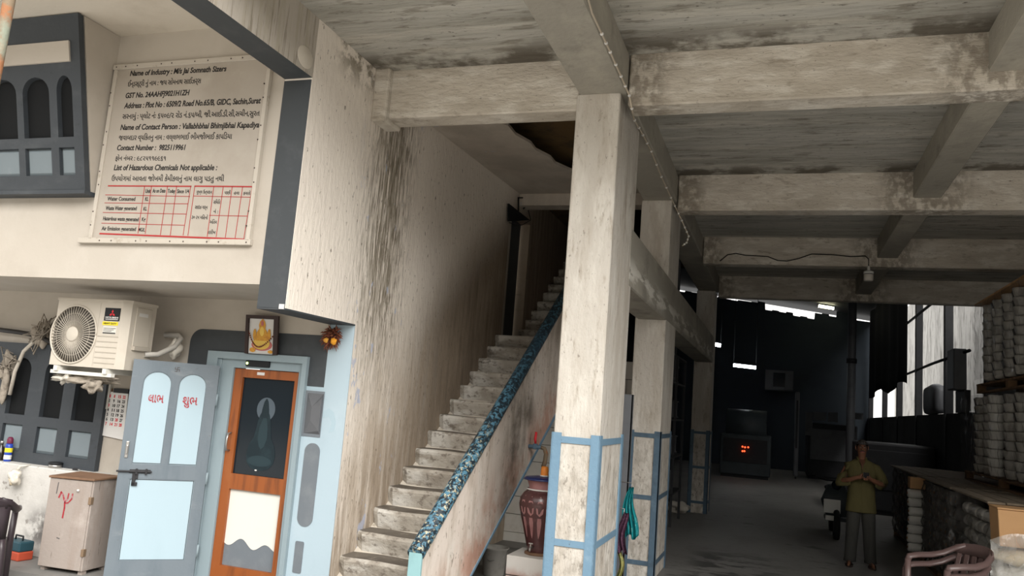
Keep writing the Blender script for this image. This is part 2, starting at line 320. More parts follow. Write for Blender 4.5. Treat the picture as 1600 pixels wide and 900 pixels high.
def prism(name, pts, axis, a, b_, m, parent=None):
    bm = bmesh.new(); extr(bm, pts, axis, a, b_); return obj(name, bm, m, parent)
def T(bm, pts, r, n=8, cap=True, flat=1.0, mi=0):
    """tube through points; r a number or list"""
    pts = [Vector(p) for p in pts]; rs = r if isinstance(r, (list, tuple)) else [r]*len(pts)
    ref = None; rings = []
    for i, p in enumerate(pts):
        t = (pts[min(i+1, len(pts)-1)] - pts[max(i-1, 0)]).normalized()
        if ref is None: ref = t.orthogonal().normalized()
        u = (ref - t*ref.dot(t)).normalized(); v = t.cross(u); ref = u
        rings.append([bm.verts.new(p + (u*cos(2*pi*k/n) + v*sin(2*pi*k/n)*flat)*rs[i]) for k in range(n)])
    for a, b_ in zip(rings, rings[1:]):
        for k in range(n):
            f = bm.faces.new((a[k], a[(k+1) % n], b_[(k+1) % n], b_[k])); f.material_index = mi; f.smooth = True
    if cap:
        for q in (rings[0][::-1], rings[-1]): f = bm.faces.new(q); f.material_index = mi
def tube(name, pts, r, m, parent=None, n=8, flat=1.0):
    bm = bmesh.new(); T(bm, pts, r, n, True, flat); return obj(name, bm, m, parent)
def LA(bm, prof, n=24, c=(0,0,0), axis='Z', cap=True, mi=0):
    """lathe profile [(r,h)] around axis through c"""
    rings = []
    for r, h in prof:
        ring = []
        for k in range(n):
            a = 2*pi*k/n; x, y = r*cos(a), r*sin(a)
            p = {'Z': (x, y, h), 'Y': (x, h, y), 'X': (h, x, y)}[axis]
            ring.append(bm.verts.new((p[0]+c[0], p[1]+c[1], p[2]+c[2])))
        rings.append(ring)
    for a, b_ in zip(rings, rings[1:]):
        for k in range(n):
            f = bm.faces.new((a[k], a[(k+1) % n], b_[(k+1) % n], b_[k])); f.smooth = True; f.material_index = mi
    if cap:
        for q in (rings[0][::-1], rings[-1]):
            f = bm.faces.new(q); f.material_index = mi
def lathe(name, prof, m, parent=None, n=24, c=(0,0,0), axis='Z'):
    bm = bmesh.new(); LA(bm, prof, n, c, axis); return obj(name, bm, m, parent)
def loft(name, rings, m, parent=None, n=16, cap=True, smooth=True, power=2.0):
    """rings: (centre, u vector, v vector): super-elliptic sections"""
    bm = bmesh.new(); R = []
    for c, u, v in rings:
        c, u, v = Vector(c), Vector(u), Vector(v); ring = []
        for k in range(n):
            a = 2*pi*k/n; ca, sa = cos(a), sin(a)
            ring.append(bm.verts.new(c + u*(abs(ca)**(2/power))*(1 if ca >= 0 else -1) + v*(abs(sa)**(2/power))*(1 if sa >= 0 else -1)))
        R.append(ring)
    for a, b_ in zip(R, R[1:]):
        for k in range(n): bm.faces.new((a[k], a[(k+1) % n], b_[(k+1) % n], b_[k]))
    if cap: bm.faces.new(R[0][::-1]); bm.faces.new(R[-1])
    return obj(name, bm, m, parent, smooth)
def curve_mesh(cu):
    tmp = bpy.data.objects.new('tmp', cu); COL.objects.link(tmp)
    dg = bpy.context.evaluated_depsgraph_get(); dg.update()
    me = bpy.data.meshes.new_from_object(tmp.evaluated_get(dg)); bpy.data.objects.remove(tmp); return me
def plate_mesh(loops, thick, bevel=0):
    """flat plate in local xy with holes, thickness along local z (0..thick)"""
    cu = bpy.data.curves.new('plate', 'CURVE'); cu.dimensions = '2D'; cu.fill_mode = 'BOTH'; cu.extrude = thick/2; cu.bevel_depth = bevel
    for lp in loops:
        sp = cu.splines.new('POLY'); sp.points.add(len(lp)-1); sp.use_cyclic_u = True
        for p, q in zip(sp.points, lp): p.co = (q[0], q[1], 0, 1)
    me = curve_mesh(cu); me.transform(Matrix.Translation((0,0,thick/2))); me.materials.clear()
    bm = bmesh.new(); bm.from_mesh(me); bmesh.ops.remove_doubles(bm, verts=bm.verts, dist=1e-6); bmesh.ops.recalc_face_normals(bm, faces=bm.faces)
    for f in bm.faces: f.smooth = False
    out = bpy.data.meshes.new('plate'); bm.to_mesh(out); bm.free(); return out
def on_wall(me, y):
    """local x,y plate -> world x,z plane facing the street (-Y); thickness grows towards -Y from plane y"""
    me.transform(Matrix(((1,0,0,0),(0,0,-1,y),(0,1,0,0),(0,0,0,1)))); return me
def plate(name, loops, thick, y, m, parent=None, bevel=0):
    return link(name, on_wall(plate_mesh(loops, thick, bevel), y), m, parent)
def rect(x0, x1, z0, z1): return [(x0,z0),(x1,z0),(x1,z1),(x0,z1)]
def arch(x0, x1, z0, z1, rise=None, n=12):
    """rectangle with an arched top"""
    rise = (x1-x0)/2 if rise is None else rise; cx, w_ = (x0+x1)/2, (x1-x0)/2
    return [(x0,z0),(x1,z0)] + [(cx+w_*cos(pi*k/n), z1-rise+rise*sin(pi*k/n)) for k in range(n+1)]
def rrect(x0, x1, z0, z1, r, n=6, corners=(1,1,1,1)):
    out = []
    for (cx, cz, a0, use) in ((x0+r,z0+r,pi,corners[0]),(x1-r,z0+r,1.5*pi,corners[1]),(x1-r,z1-r,0,corners[2]),(x0+r,z1-r,.5*pi,corners[3])):
        if use: out += [(cx+r*cos(a0+pi/2*k/n), cz+r*sin(a0+pi/2*k/n)) for k in range(n+1)]
        else: out.append((cx+r*(1 if cx > (x0+x1)/2 else -1), cz+r*(1 if cz > (z0+z1)/2 else -1)))
    return out
_text_cache = {}
def text_mesh(body, bold=.012, shear=0.0, thick=.02):
    cu = bpy.data.curves.new('text', 'FONT'); cu.body = body; cu.size = 1; cu.offset = bold; cu.extrude = thick; cu.shear = shear; cu.resolution_u = 3
    me = curve_mesh(cu); me.materials.clear(); return me
def merge(meshes):
    bm = bmesh.new()
    for me in meshes: bm.from_mesh(me)
    out = bpy.data.meshes.new('merged'); bm.to_mesh(out); bm.free(); return out
def fit_text(body, x0, x1, z0, cap, bold=.012, shear=0.0, z1=None):
    """mesh in local xy fitted between x0..x1 on baseline z0 (z1: baseline at the right end) with cap height cap"""
    me = text_mesh(body, bold, shear)
    xs = [v.co.x for v in me.vertices]
    if not xs: return me
    a, b_ = min(xs), max(xs); sx = (x1-x0)/max(1e-6, b_-a); sy = cap/.73; k = 0 if z1 is None else (z1-z0)/(x1-x0)
    for v in me.vertices:
        X = x0+(v.co.x-a)*sx
        v.co = (X, z0+v.co.y*sy+k*(X-x0), v.co.z*.05)
    return me
def stroke(bm, pts, w_, z=0.0, th=.002):
    """flat brush stroke polyline in local xy"""
    for (ax, ay), (bx, by) in zip(pts, pts[1:]):
        d = Vector((bx-ax, by-ay, 0)); L_ = d.length
        if L_ < 1e-6: continue
        d /= L_; n_ = Vector((-d.y, d.x, 0))*w_/2; e = d*w_*.3
        a, b_ = Vector((ax, ay, z)), Vector((bx, by, z))
        q = [bm.verts.new(p) for p in (a-n_-e, b_-n_+e, b_+n_+e, a+n_-e)]
        t = [bm.verts.new(p.co+Vector((0,0,th))) for p in q]
        bm.faces.new(q); bm.faces.new(t)
        for i in range(4): bm.faces.new((q[i], q[(i+1) % 4], t[(i+1) % 4], t[i]))
def bm_mesh(bm):
    me = bpy.data.meshes.new('m'); bm.to_mesh(me); bm.free(); return me

# ================================================================ the setting
XW, YD, YO = -3.39, 5.97, 4.95           # stair wall plane, door wall plane, overhang front plane
ZC = 4.56                                # slab underside
struct(box('floor', -9, 9.5, 2.2, 36, -.2, 0, 'floor'))
struct(box('ground', -40, 40, -45, 2.2, -.2, -.005, 'street'))
struct(box('wall_added_skyblock', -45, 45, -17, -14, 0, 8.5, M('dull_skyblock', (.33,.31,.28), .9, [((.22,.21,.19), (.5,.5,1.2), .45,.65,.7)], .2)))  # unseen block across the street, added to keep the deep interior dark
struct(box('floor_platform', -9, XW-.002, 5.3, 6.1, 0, .115, 'floor'))

# ceilings
bm = bmesh.new(); B(bm, -1.59, 8, 3.4, 16.2, ZC, ZC+.2); B(bm, XW, -1.59, 3.4, 6.16, ZC, ZC+.2)
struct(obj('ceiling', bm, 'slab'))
struct(box('ceiling_balcony', -9, XW-.241, 3.4, 5.2, ZC, ZC+.2, 'soffit'))
# plaster ceiling above the stairs with a broken, ragged edge
edge = [(-2.72,6.17),(-2.66,6.6),(-2.68,7.0),(-2.60,7.15),(-2.62,7.45),(-2.55,7.75),(-2.57,8.0),(-2.49,8.3),(-2.50,8.55),(-2.40,8.85),(-2.3,9.0),(-2.0,9.12),(-1.62,9.2)]
bm = bmesh.new(); extr(bm, [(XW-.02,6.17)] + edge + [(-1.62,10.0),(XW-.02,10.0)], 'Z', 4.47, 4.50)
for v in bm.verts: v.co.z += .035*(v.co.y-6.9)
struct(obj('ceiling_stairs', bm, 'stairceil'))
struct(box('ceiling_stairs_slab', XW-.3, -1.59, 6.17, 16.2, 4.72, 4.9, 'brownstain'))

# transverse beams, front faces at the measured bays
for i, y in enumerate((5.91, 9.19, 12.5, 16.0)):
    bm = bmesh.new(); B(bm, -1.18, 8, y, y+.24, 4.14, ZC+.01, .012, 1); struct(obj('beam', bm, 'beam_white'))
o = struct(box('beam', XW+.01, -1.57, 5.93, 6.17, 4.13, ZC+.01, 'beam_white', bev=.012, seg=1))
pil = struct(box('trim_1', XW-.005, XW+.14, 5.86, 6.17, 4.09, ZC+.005, 'beam_white', bev=.02))
# long beams
struct(box('beam', -1.57, -1.19, 3.4, 16.2, 4.25, ZC+.005, 'beam_bare', bev=.01, seg=1))
struct(box('beam', 1.29, 1.56, 3.4, 16.2, 4.27, ZC+.005, 'beam_bare', bev=.01, seg=1))
# high tie beam between the columns
bm = bmesh.new(); B(bm, -1.565, -1.237, 6.7, 16.1, 2.85, 3.36, .012, 1)
struct(obj('beam', bm, 'tie'))

# columns with blue steel corner guards
def column(y0, y1, bands, m):
    c = struct(box('column', -1.59, -1.24, y0, y1, 0, 4.255, 'whitewash', bev=.008, seg=1))
    t = .012
    for (x, sx) in ((-1.59, -1), (-1.24, 1)):
        for (y, sy) in ((y0, -1), (y1, 1)):
            bm = bmesh.new()
            B(bm, x+sx*t, x-sx*.062, y+sy*t, y+sy*.001, 0, bands[0]+.05)
            B(bm, x+sx*t, x+sx*.001, y+sy*t, y-sy*.062, 0, bands[0]+.05)
            obj('corner_guard', bm, m, c)
    for z in bands:
        bm = bmesh.new(); e = t*.8
        B(bm, -1.59-e, -1.24+e, y0-e, y0+.002, z-.024, z+.024)
        B(bm, -1.59-e, -1.24+e, y1-.002, y1+e, z-.024, z+.024)
        B(bm, -1.59-e, -1.588, y0, y1, z-.024, z+.024); B(bm, -1.242, -1.24+e, y0, y1, z-.024, z+.024)
        obj('guard_band', bm, m, c)
    return c
column(5.91, 6.82, (1.555, .815, .08), 'steelblue')
column(9.15, 10.06, (1.55, .875, .175), 'steelblue2')
column(16.0, 16.55, (1.5, .85, .2), 'steelblue2')

# stair wall (its upper part overhangs the entrance), with the doorway at the landing
bm = bmesh.new()
x0, x1 = XW-.24, XW
B(bm, x0, x1, YO, YD+.001, 2.34, ZC); B(bm, x0, x1, YD, 9.68, 0, 4.9)
B(bm, x0, x1, 9.68, 10.55, 4.28, 4.9); B(bm, x0, x1, 9.68, 10.55, 0, 2.60); B(bm, x0, x1, 10.55, 16.2, 0, 7)
struct(obj('wall_left', bm, 'stairwall'))
wl = bpy.data.objects['wall_left']
box('painted_band', x0-.001, XW-.004, YO-.004, YO+.003, 2.34, 4.075, 'slate_mid', wl)
box('painted_band', x0, XW+.002, YO-.004, YD, 2.33, 2.342, 'slate_mid', wl)
box('chipped_patch', XW-.05, XW-.008, YO-.009, YO-.003, 2.335, 2.37, 'whitepaper', wl)
# blue painted end of the stair wall beside the door
box('painted_end', -3.62, XW+.001, YD-.004, YD+.003, .115, 2.335, 'skyblue', wl)
# landing door set back in the opening
ld = struct(box('door_2', XW-.16, XW-.13, 9.93, 10.53, 2.6, 4.28, 'slate_mid'))
struct(box('trim_2', XW-.2, XW-.05, 9.69, 9.90, 2.6, 4.28, 'cream'))
# beam on the overhanging corner
bm = bmesh.new(); B(bm, x0, XW+.001, 3.4, YO-.0005, 4.09, ZC+.005)
for f in bm.faces:
    if f.normal.z < -.5: f.material_index = 1
struct(obj('beam', bm, ['streaked', 'slate_mid']))
bo = [o_ for o_ in bpy.data.objects if o_.name.startswith('beam')][-1]
# concrete repair patch at the end of that beam
bm = bmesh.new(); LA(bm, [(.105,-.004),(.085,.004),(.03,.012),(.0005,.013)], 18, (0,0,0), 'X')
for v in bm.verts: v.co = Vector((XW+v.co.x, 4.83+v.co.y*1.1, 4.20+v.co.z*.9))
obj('repair_patch', bm, 'soffit', bo)

# facade: upper storey and the recessed entrance wall
struct(box('wall_upper', -9, x0, YO, 7, 2.51, ZC+.2, 'cream'))
bm = bmesh.new()
B(bm, -9, -4.60, YD, YD+.25, .1, 2.515); B(bm, -3.85, XW-.23, YD, YD+.25, .1, 2.515); B(bm, -4.60, -3.85, YD, YD+.25, 1.95, 2.515)
struct(obj('wall_entrance', bm, 'cream'))
we = bpy.data.objects['wall_entrance']
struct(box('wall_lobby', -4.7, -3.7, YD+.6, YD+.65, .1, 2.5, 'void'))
# painted shapes round the door
plate('painted_band', [[(-5.04,1.85),(-4.78,1.85),(-4.78,2.0),(-3.81,2.0),(-3.81,1.79),(-3.618,1.79),(-3.618,2.235)] + [(-4.92+.12*cos(pi/2+pi/2*k/8), 2.115+.12*sin(pi/2+pi/2*k/8)) for k in range(9)]], .004, YD+.001, 'slate_mid', we)
plate('painted_panel', [rect(-3.80, -3.618, .115, 1.785)], .004, YD, 'skyblue', we)
plate('painted_line', [rect(-3.80, -3.618, 1.775, 1.80)], .006, YD, 'panelblue', we)
pp = plate('relief_panel', [rect(-3.785, -3.605, 1.385, 1.765)], .006, YD-.002, 'greypatch', we)
bm = bmesh.new(); q = [bm.verts.new(p) for p in ((-3.765,YD-.008,1.41),(-3.612,YD-.008,1.41),(-3.612,YD-.008,1.745),(-3.765,YD-.008,1.745))]; r1 = [bm.verts.new(p) for p in ((-3.70,YD-.03,1.52),(-3.612,YD-.03,1.44),(-3.612,YD-.03,1.71),(-3.70,YD-.03,1.63))]
for i in range(4): bm.faces.new((q[i], q[(i+1)%4], r1[(i+1)%4], r1[i]))
bm.faces.new(r1); obj('relief_pyramid', bm, 'machinegrey', pp)
plate('painted_pill', [rrect(-3.735, -3.59, .66, 1.335, .0715, n=10)], .006, YD-.003, 'greypatch', we)
plate('painted_oblong', [rrect(-3.725, -3.645, .29, .54, .012, n=3)], .006, YD-.003, 'greypatch', we)
plate('putty_patch', [[(-3.60,1.60),(-3.55,1.63),(-3.50,1.60),(-3.475,1.53),(-3.48,1.45),(-3.53,1.43),(-3.52,1.47),(-3.51,1.52),(-3.545,1.56),(-3.60,1.55)]], .003, YD-.003, 'panelblue', we)

# ground-floor window ledge and the low wall under it
bm = bmesh.new(); B(bm, -9, -5.72, 5.78, YD+.01, .1, .885, .01, 1)
struct(obj('wall_ledge', bm, M('dirty_white_wall', (.56,.545,.515), .85, [((.40,.385,.36), (2.2,2.2,2.2), .45,.68,.6), ((.11,.10,.095), (6,6,6), .38,.56,.92, [(0,0,1,0,.62,.38), (0,0,1,0,.1,.3), (1,0,0,0,-6.5,-6.25)]), ((.22,.20,.18), (14,14,14), .6,.68,.8)], .2)))

# windows -----------------------------------------------------------------
def arched_window(name, xs, zlow, z0, z1, frame, mglass, mframe, mpanel, tilt=None, hood=None):
    """xs: openings (x0,x1); zlow: lower panel rows; z0,z1 arch rows; frame: outer rectangle; everything flat at y=0 then placed"""
    w_ = base(name); w_['kind'] = 'structure'
    me = plate_mesh([rect(*frame)] + [arch(a, b_, z0, z1, .12) for a, b_ in xs] + [rect(a, b_, *zlow) for a, b_ in xs], .05)
    parts = [link('window_frame', on_wall(me, .05), mframe, w_)]
    for a, b_ in xs:
        parts.append(plate('pane', [rect(a-.02, b_+.02, z0-.02, z1+.02)], .006, .05, mglass, w_))
        bm = bmesh.new(); c = .025
        p = [(a,zlow[0]),(b_,zlow[0]),(b_,zlow[1]),(a,zlow[1])]; q = [(a+c,zlow[0]+c),(b_-c,zlow[0]+c),(b_-c,zlow[1]-c),(a+c,zlow[1]-c)]
        P_ = [bm.verts.new((x,.034,z)) for x, z in p]; Q_ = [bm.verts.new((x,.018,z)) for x, z in q]
        for i in range(4): bm.faces.new((P_[i], P_[(i+1)%4], Q_[(i+1)%4], Q_[i]))
        bm.faces.new(Q_); parts.append(obj('panel', bm, mpanel, w_))
    return w_, parts
w1, parts = arched_window('window_1', [(-7.48,-7.22),(-7.04,-6.79),(-6.61,-6.36),(-6.22,-5.955)], (.985,1.228), 1.32, 1.86, (-7.62,-5.86,.885,2.0), 'void', 'slate', 'panelgrey')
for p in parts: p.data.transform(Matrix.Translation((0,YD-.056,0)))
# upper bay window: leans outwards at the top
Ya, Za, Yb, Zb = 4.834, 3.207, 4.517, 4.535
sl = (Yb-Ya)/(Zb-Za)
w2, parts = arched_window('window_2', [(-6.60,-6.33),(-6.27,-5.975),(-5.905,-5.625),(-5.545,-5.385)], (3.325,3.54), 3.62, 4.09, (-7.2,-5.292,3.207,4.55), 'void', 'slate', 'panelgrey')
parts.append(obj('lintel_board', (lambda b_: (B(b_, -7.2, -5.385, -.015, .0, 4.19, 4.345), b_)[1])(bmesh.new()), 'cream', w2))
for p in parts:
    for v in p.data.vertices: v.co.y += Ya + sl*(v.co.z-Za)
bm = bmesh.new(); extr(bm, [(Ya+.06,Za),(Yb+.06,Zb+.02),(YO+.001,Zb+.02),(YO+.001,Za)], 'X', -9, -5.2925)
obj('bay_cheek', bm, 'cream', w2)
box('bay_sill', -9, -5.285, Ya-.01, YO+.002, Za-.03, Za, 'slate', w2)
bm = bmesh.new(); B(bm, -9, -7.2, 0, .05, 3.207, 4.55)
for v in bm.verts: v.co.y += Ya + sl*(v.co.z-Za)
obj('window_frame', bm, 'slate', w2)

# entrance door -----------------------------------------------------------
fr = struct(link('trim_3', on_wall(plate_mesh([rect(-4.80,-3.785,.115,2.045), rect(-4.69,-3.83,.116,1.985)], .045), YD+.002), 'framegrey'))
link('inner_frame', on_wall(plate_mesh([rect(-4.69,-3.83,.115,1.985), rect(-4.533,-3.872,.116,1.912)], .03), YD+.02), 'framegrey', fr)
box('frame_edge', -4.70, -4.66, YD-.02, YD+.03, .115, 1.985, 'framegrey', fr, bev=.006)
d1 = struct(link('door_1', on_wall(plate_mesh([rect(-4.531,-3.874,.12,1.908), rect(-4.444,-3.918,1.012,1.834), rect(-4.444,-3.93,.25,.882)], .04), YD+.05), 'wood'))
plate('glass_pane', [rect(-4.45,-3.91,1.0,1.845)], .006, YD+.04, 'glass_dark', d1)
plate('lower_pane', [rect(-4.45,-3.92,.24,.89)], .006, YD+.045, 'greypatch', d1)
wave = [(-4.446,.88),(-3.928,.88),(-3.928,.395)] + [(-3.93-.516*k/36, .44-.03*cos(2*pi*k/36*2.15+.35)-.012*sin(2*pi*k/36)) for k in range(37)]
plate('white_film_panel', [wave], .003, YD+.038, 'offwhite', d1)
# printed seated figure with a disc behind, on the glass
def ell(cx, cz, rx, rz, n=28, a0=0, a1=2*pi): return [(cx+rx*cos(a0+(a1-a0)*k/n), cz+rz*sin(a0+(a1-a0)*k/n)) for k in range(n)]
cx, cz = -4.19, 1.0
plate('printed_disc', [ell(-4.185, 1.575, .092, .10)], .001, YD+.0335, 'moon', d1)
half = [(1.665,.004),(1.64,.02),(1.61,.027),(1.575,.034),(1.545,.037),(1.52,.05),(1.46,.066),(1.39,.076),(1.33,.088),(1.285,.118),(1.24,.136),(1.18,.145),(1.12,.132),(1.075,.09),(1.055,.03)]
body = [(-4.187-h_, z) for z, h_ in half] + [(-4.187+h_, z) for z, h_ in half[::-1]]
plate('printed_figure', [body], .001, YD+.0325, 'teal_print', d1)
plate('printed_torso', [[(-4.235,1.33),(-4.228,1.42),(-4.20,1.50),(-4.165,1.50),(-4.145,1.42),(-4.14,1.33),(-4.16,1.26),(-4.19,1.235),(-4.215,1.26)]], .001, YD+.0315, 'teal_light', d1)
plate('printed_lap', [ell(-4.19, 1.135, .12, .045)], .001, YD+.0315, 'teal_light', d1)
plate('highlight_mark', [ell(-4.215, 1.057, .012, .006)], .001, YD+.031, 'whitepaper', d1)
plate('door_label', [rect(-4.30,-4.225,1.862,1.887)], .002, YD+.009, 'whitepaper', d1)
bm = bmesh.new(); hx = -4.492
T(bm, [(hx,YD+.01,1.20),(hx,YD-.03,1.205),(hx+.004,YD-.045,1.25),(hx+.004,YD-.045,1.30),(hx,YD-.03,1.345),(hx,YD+.01,1.35)], .008, 8); obj('handle', bm, 'steel', d1)
# counter display above the door
dd = thing('door_display', 'black display box with a green light above the brown glazed door', 'display', (-4.2, YD-.03, 1.93))
box('display_case', -4.405, -4.165, YD-.032, YD-.001, 1.93, 1.985, 'black', dd, bev=.008)
lathe('indicator_light', [(.011,-.036),(.011,-.03)], 'ledgreen', dd, 12, (-4.385, YD, 1.957), 'Y')
bm = bmesh.new()
for k in range(5): LA(bm, [(.009,-.003),(.009,.002)], 8, (-4.13+k*.032, YD-.001, 1.955), 'Y')
obj('button_marks', bm, 'machinegrey', dd)

# second leaf: grey panelled outer door standing open -------------------
ANG = radians(42); HX, HY = -4.655, YD-.045
lf = base('door_3', (HX, HY, 0)); WORLD.pop('door_3')
lf.rotation_euler = (0, 0, ANG)      # leaf runs along local -X from the hinge
Lw = .685
def leafplate(name, loops, th, y, m, parent, bev=0): return plate(name, loops, th, y, m, parent, bev)
pz = dict(l=(-.60,-.36), r=(-.30,-.065))
a1, a2 = arch(-.595,-.365,1.04,1.825,.10), arch(-.315,-.085,1.04,1.825,.10)
low = rect(-.605,-.075,.27,.935)
leaf = link('leaf', on_wall(plate_mesh([rect(-Lw,0,.135,1.915), a1, a2, low], .035), 0), 'leafgrey', lf)
for nm, lp, gr in (('panel', a1, 1), ('panel', a2, 1), ('panel', low, 1)):
    leafplate(nm, [lp], .022, -.004, 'panelblue', lf)
    cxm = sum(p[0] for p in lp)/len(lp); czm = sum(p[1] for p in lp)/len(lp)
    def shr(k): return [(cxm+(p[0]-cxm)*k, czm+(p[1]-czm)*(1-(1-k)*.45)) for p in lp]
    leafplate('panel_moulding', [shr(1.0), shr(.95)], .008, -.025, 'leafgrey', lf)
    leafplate('panel_line', [shr(.94), shr(.92)], .003, -.0245, 'slate_mid', lf)
box('bolt', -.70, -.43, -.055, -.042, .985, 1.0, 'ironblack', lf, bev=.004)
bm = bmesh.new(); B(bm, -.60, -.44, -.046, -.034, .978, 1.008, .003)
B(bm, -.555, -.54, -.06, -.034, .97, 1.015); B(bm, -.48, -.465, -.06, -.034, .97, 1.015); obj('bolt_plate', bm, 'ironblack', lf)
bm = bmesh.new(); B(bm, -.575, -.545, -.044, -.034, .875, .985, .003); B(bm, -.575, -.53, -.044, -.034, .875, .905, .003); B(bm, -.55, -.53, -.046, -.034, .93, .985, .003)
obj('hasp', bm, 'ironblack', lf)
bm = bmesh.new(); B(bm, -.655, -.63, -.045, -.034, 1.10, 1.235, .004); B(bm, -.65, -.635, -.058, -.045, 1.13, 1.205, .005); obj('pull_handle', bm, 'steel', lf)
for z in (.35, .95, 1.62):
    lathe('hinge', [(.012,z-.05),(.012,z+.05)], 'framegrey', lf, 10, (.006, -.02, 0))
# red painted words on the two upper panels and the small faded good-luck mark between them
def leaf_text(body, x0, x1, z0, cap):
    me = fit_text(body, x0, x1, z0, cap, .02); on_wall(me, -.0275); return link('painted_word', me, 'redpaint', lf)
leaf_text('લાભ', -.535, -.415, 1.565, .075); leaf_text('શુભ', -.265, -.145, 1.565, .075)
bm = bmesh.new(); s_ = .017
for (dx, dz, ex, ez) in ((1,0,1,-1),(-1,0,-1,1),(0,1,1,1),(0,-1,-1,-1)): stroke(bm, [(0,0),(dx*s_,dz*s_),(ex*s_,ez*s_)], .006)
me = bm_mesh(bm); me.transform(Matrix.Translation((-.34,1.855,0))); link('faded_mark', on_wall(me, -.0352), 'chalk', lf)

# ---------------------------------------------------------------- stairs
st = base('staircase', (-2.85, 5.6, 0))
RISE, RUN = .167, .2575
XS0, XS1 = XW+.002, -2.445
def step(y, ztop, x0_, x1_, depth, h):
    bm = bmesh.new()
    pr = [(y+depth, ztop-h), (y+.030, ztop-h), (y+.016, ztop-.10), (y+.001, ztop-.05), (y-.003, ztop-.028), (y+.003, ztop-.010), (y+.020, ztop), (y+depth, ztop)]
    n_ = 15; secs = []
    for i in range(n_):
        t = i/(n_-1); x = x0_+(x1_-x0_)*t; off = .05*max(0, 1-t*14)**2 + .005*sin(9*t+y*9)
        secs.append([bm.verts.new((x, py+(off if py < y+.05 else 0), pz_+.003*sin(9*t+y*5))) for py, pz_ in pr])
    for a, b_ in zip(secs, secs[1:]):
        for k in range(len(pr)): bm.faces.new((a[k], a[(k+1) % len(pr)], b_[(k+1) % len(pr)], b_[k]))
    bm.faces.new(secs[0]); bm.faces.new(secs[-1][::-1]); bm.normal_update()
    for f in bm.faces:
        if abs(f.normal.z) > .9 and f.calc_center_median().z > ztop-.02: f.material_index = 1
    return obj('step', bm, ['step', 'tread'], st)
for i in range(-2, 13): step(6.07+RUN*i, .446+RISE*i, XS0, XS1, RUN+.06, RISE)
step(6.07+RUN*13, .446+RISE*13, XS0, XS1, 1.2, RISE)                       # landing
for i in range(14, 23): step(10.35+RUN*(i-14), .446+RISE*i, XS0, XS1+.4, RUN+.06, RISE)
def soff(y): return .365+.575*(y-6.462)
zin = lambda y: .265+.649*(y-6.07)
prism('waist_slab', [(5.85,0),(6.0,0),(9.6,zin(9.6)-.16),(9.6,zin(9.6)),(6.0,zin(6.0)),(5.85,.11)], 'X', XS0, -2.46, 'soffit', st)
box('landing_slab', XS0, -2.36, 9.4, 10.5, 2.3, 2.45, 'soffit', st)
def rail(y): return .719+.667*(y-5.43)
prism('balustrade', [(5.40,0),(5.40,rail(5.40)),(9.7,rail(9.7)),(9.7,soff(9.7)),(5.83,0)], 'X', -2.43, -2.35, 'parapet', st)
prism('painted_edge', [(5.80,0),(9.65,soff(9.65)-.015),(9.65,soff(9.65)+.035),(5.86,.055)], 'X', -2.356, -2.342, 'steelblue', st)
tube('handrail', [(-2.39,5.385,rail(5.385)),(-2.39,6.2,rail(6.2)),(-2.39,7.4,rail(7.4)),(-2.39,8.6,rail(8.6)),(-2.39,9.72,rail(9.72))], .062, 'railblue', st, 14)
box('balustrade_end', -2.437, -2.338, 5.375, 5.402, 0, rail(5.385)+.02, 'aqua', st, bev=.004)
# tiled wall under the landing
bm = bmesh.new(); B(bm, XW, -1.55, 10.42, 10.62, 0, 2.44)
for f in bm.faces: f.material_index = 1
z = .12
for r_ in range(10):
    x = XW+(0 if r_ % 2 else -.28)
    while x < -1.56:
        a, b_ = max(x, XW+.001), min(x+.895, -1.56)
        if b_-a > .05: B(bm, a, b_, 10.405, 10.43, z, z+.225, .003, 1)
        x += .9
    z += .232
B(bm, XW+.001, -1.56, 10.40, 10.43, .0, .115, .003, 1)
struct(obj('wall_tiled', bm, ['tile', 'grout']))
# stairwell behind: near-black wall put in to darken the bay, then an end wall
struct(box('wall_bay_blackout', -2.02, -1.93, 10.62, 16.0, 0, 4.7, 'void'))
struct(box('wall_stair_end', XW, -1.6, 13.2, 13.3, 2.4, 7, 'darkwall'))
struct(box('beam', XW, -1.59, 10.0, 10.25, 4.42, 4.75, 'stairceil'))

# ---------------------------------------------------------------- dark shed beyond
roofz = lambda x: 6.95-.137*(x+2.44)
struct(prism('ceiling_shed', [(-9,roofz(-9)),(3.6,roofz(3.6)),(3.6,roofz(3.6)+.1),(-9,roofz(-9)+.1)], 'Y', 16.0, 35.2, 'roofsheet'))
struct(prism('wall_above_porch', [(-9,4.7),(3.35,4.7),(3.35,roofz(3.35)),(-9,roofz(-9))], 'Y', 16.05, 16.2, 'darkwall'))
rg = random.Random(5)
top = []; x = 3.40
while x > -9:
    gap = .20 if x > 1.4 else (.40 if x > -.45 else .20); gap *= rg.uniform(.8, 1.15)
    if -.75 < x < -.45 or 2.2 < x < 2.75: gap = .0 if x > 1 else .1
    top += [(x, roofz(x)-gap), (x-.25, roofz(x-.25)-gap)]; x -= .27
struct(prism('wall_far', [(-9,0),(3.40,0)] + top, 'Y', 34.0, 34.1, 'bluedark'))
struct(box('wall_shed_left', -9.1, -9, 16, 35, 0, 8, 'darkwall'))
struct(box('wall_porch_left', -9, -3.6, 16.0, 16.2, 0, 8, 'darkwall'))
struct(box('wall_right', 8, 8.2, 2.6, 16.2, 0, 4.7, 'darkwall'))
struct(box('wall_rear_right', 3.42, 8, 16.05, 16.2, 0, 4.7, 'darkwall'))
struct(box('wall_side_low', 3.25, 3.4, 16.25, 34, 0, 2.25, 'darkwall'))
struct(box('wall_neighbour', 6.4, 6.7, 12, 52, 0, 8.5, 'neighbour'))
struct(box('ground_alley', 3.4, 6.4, 16.2, 52, -.2, -.01, 'street'))
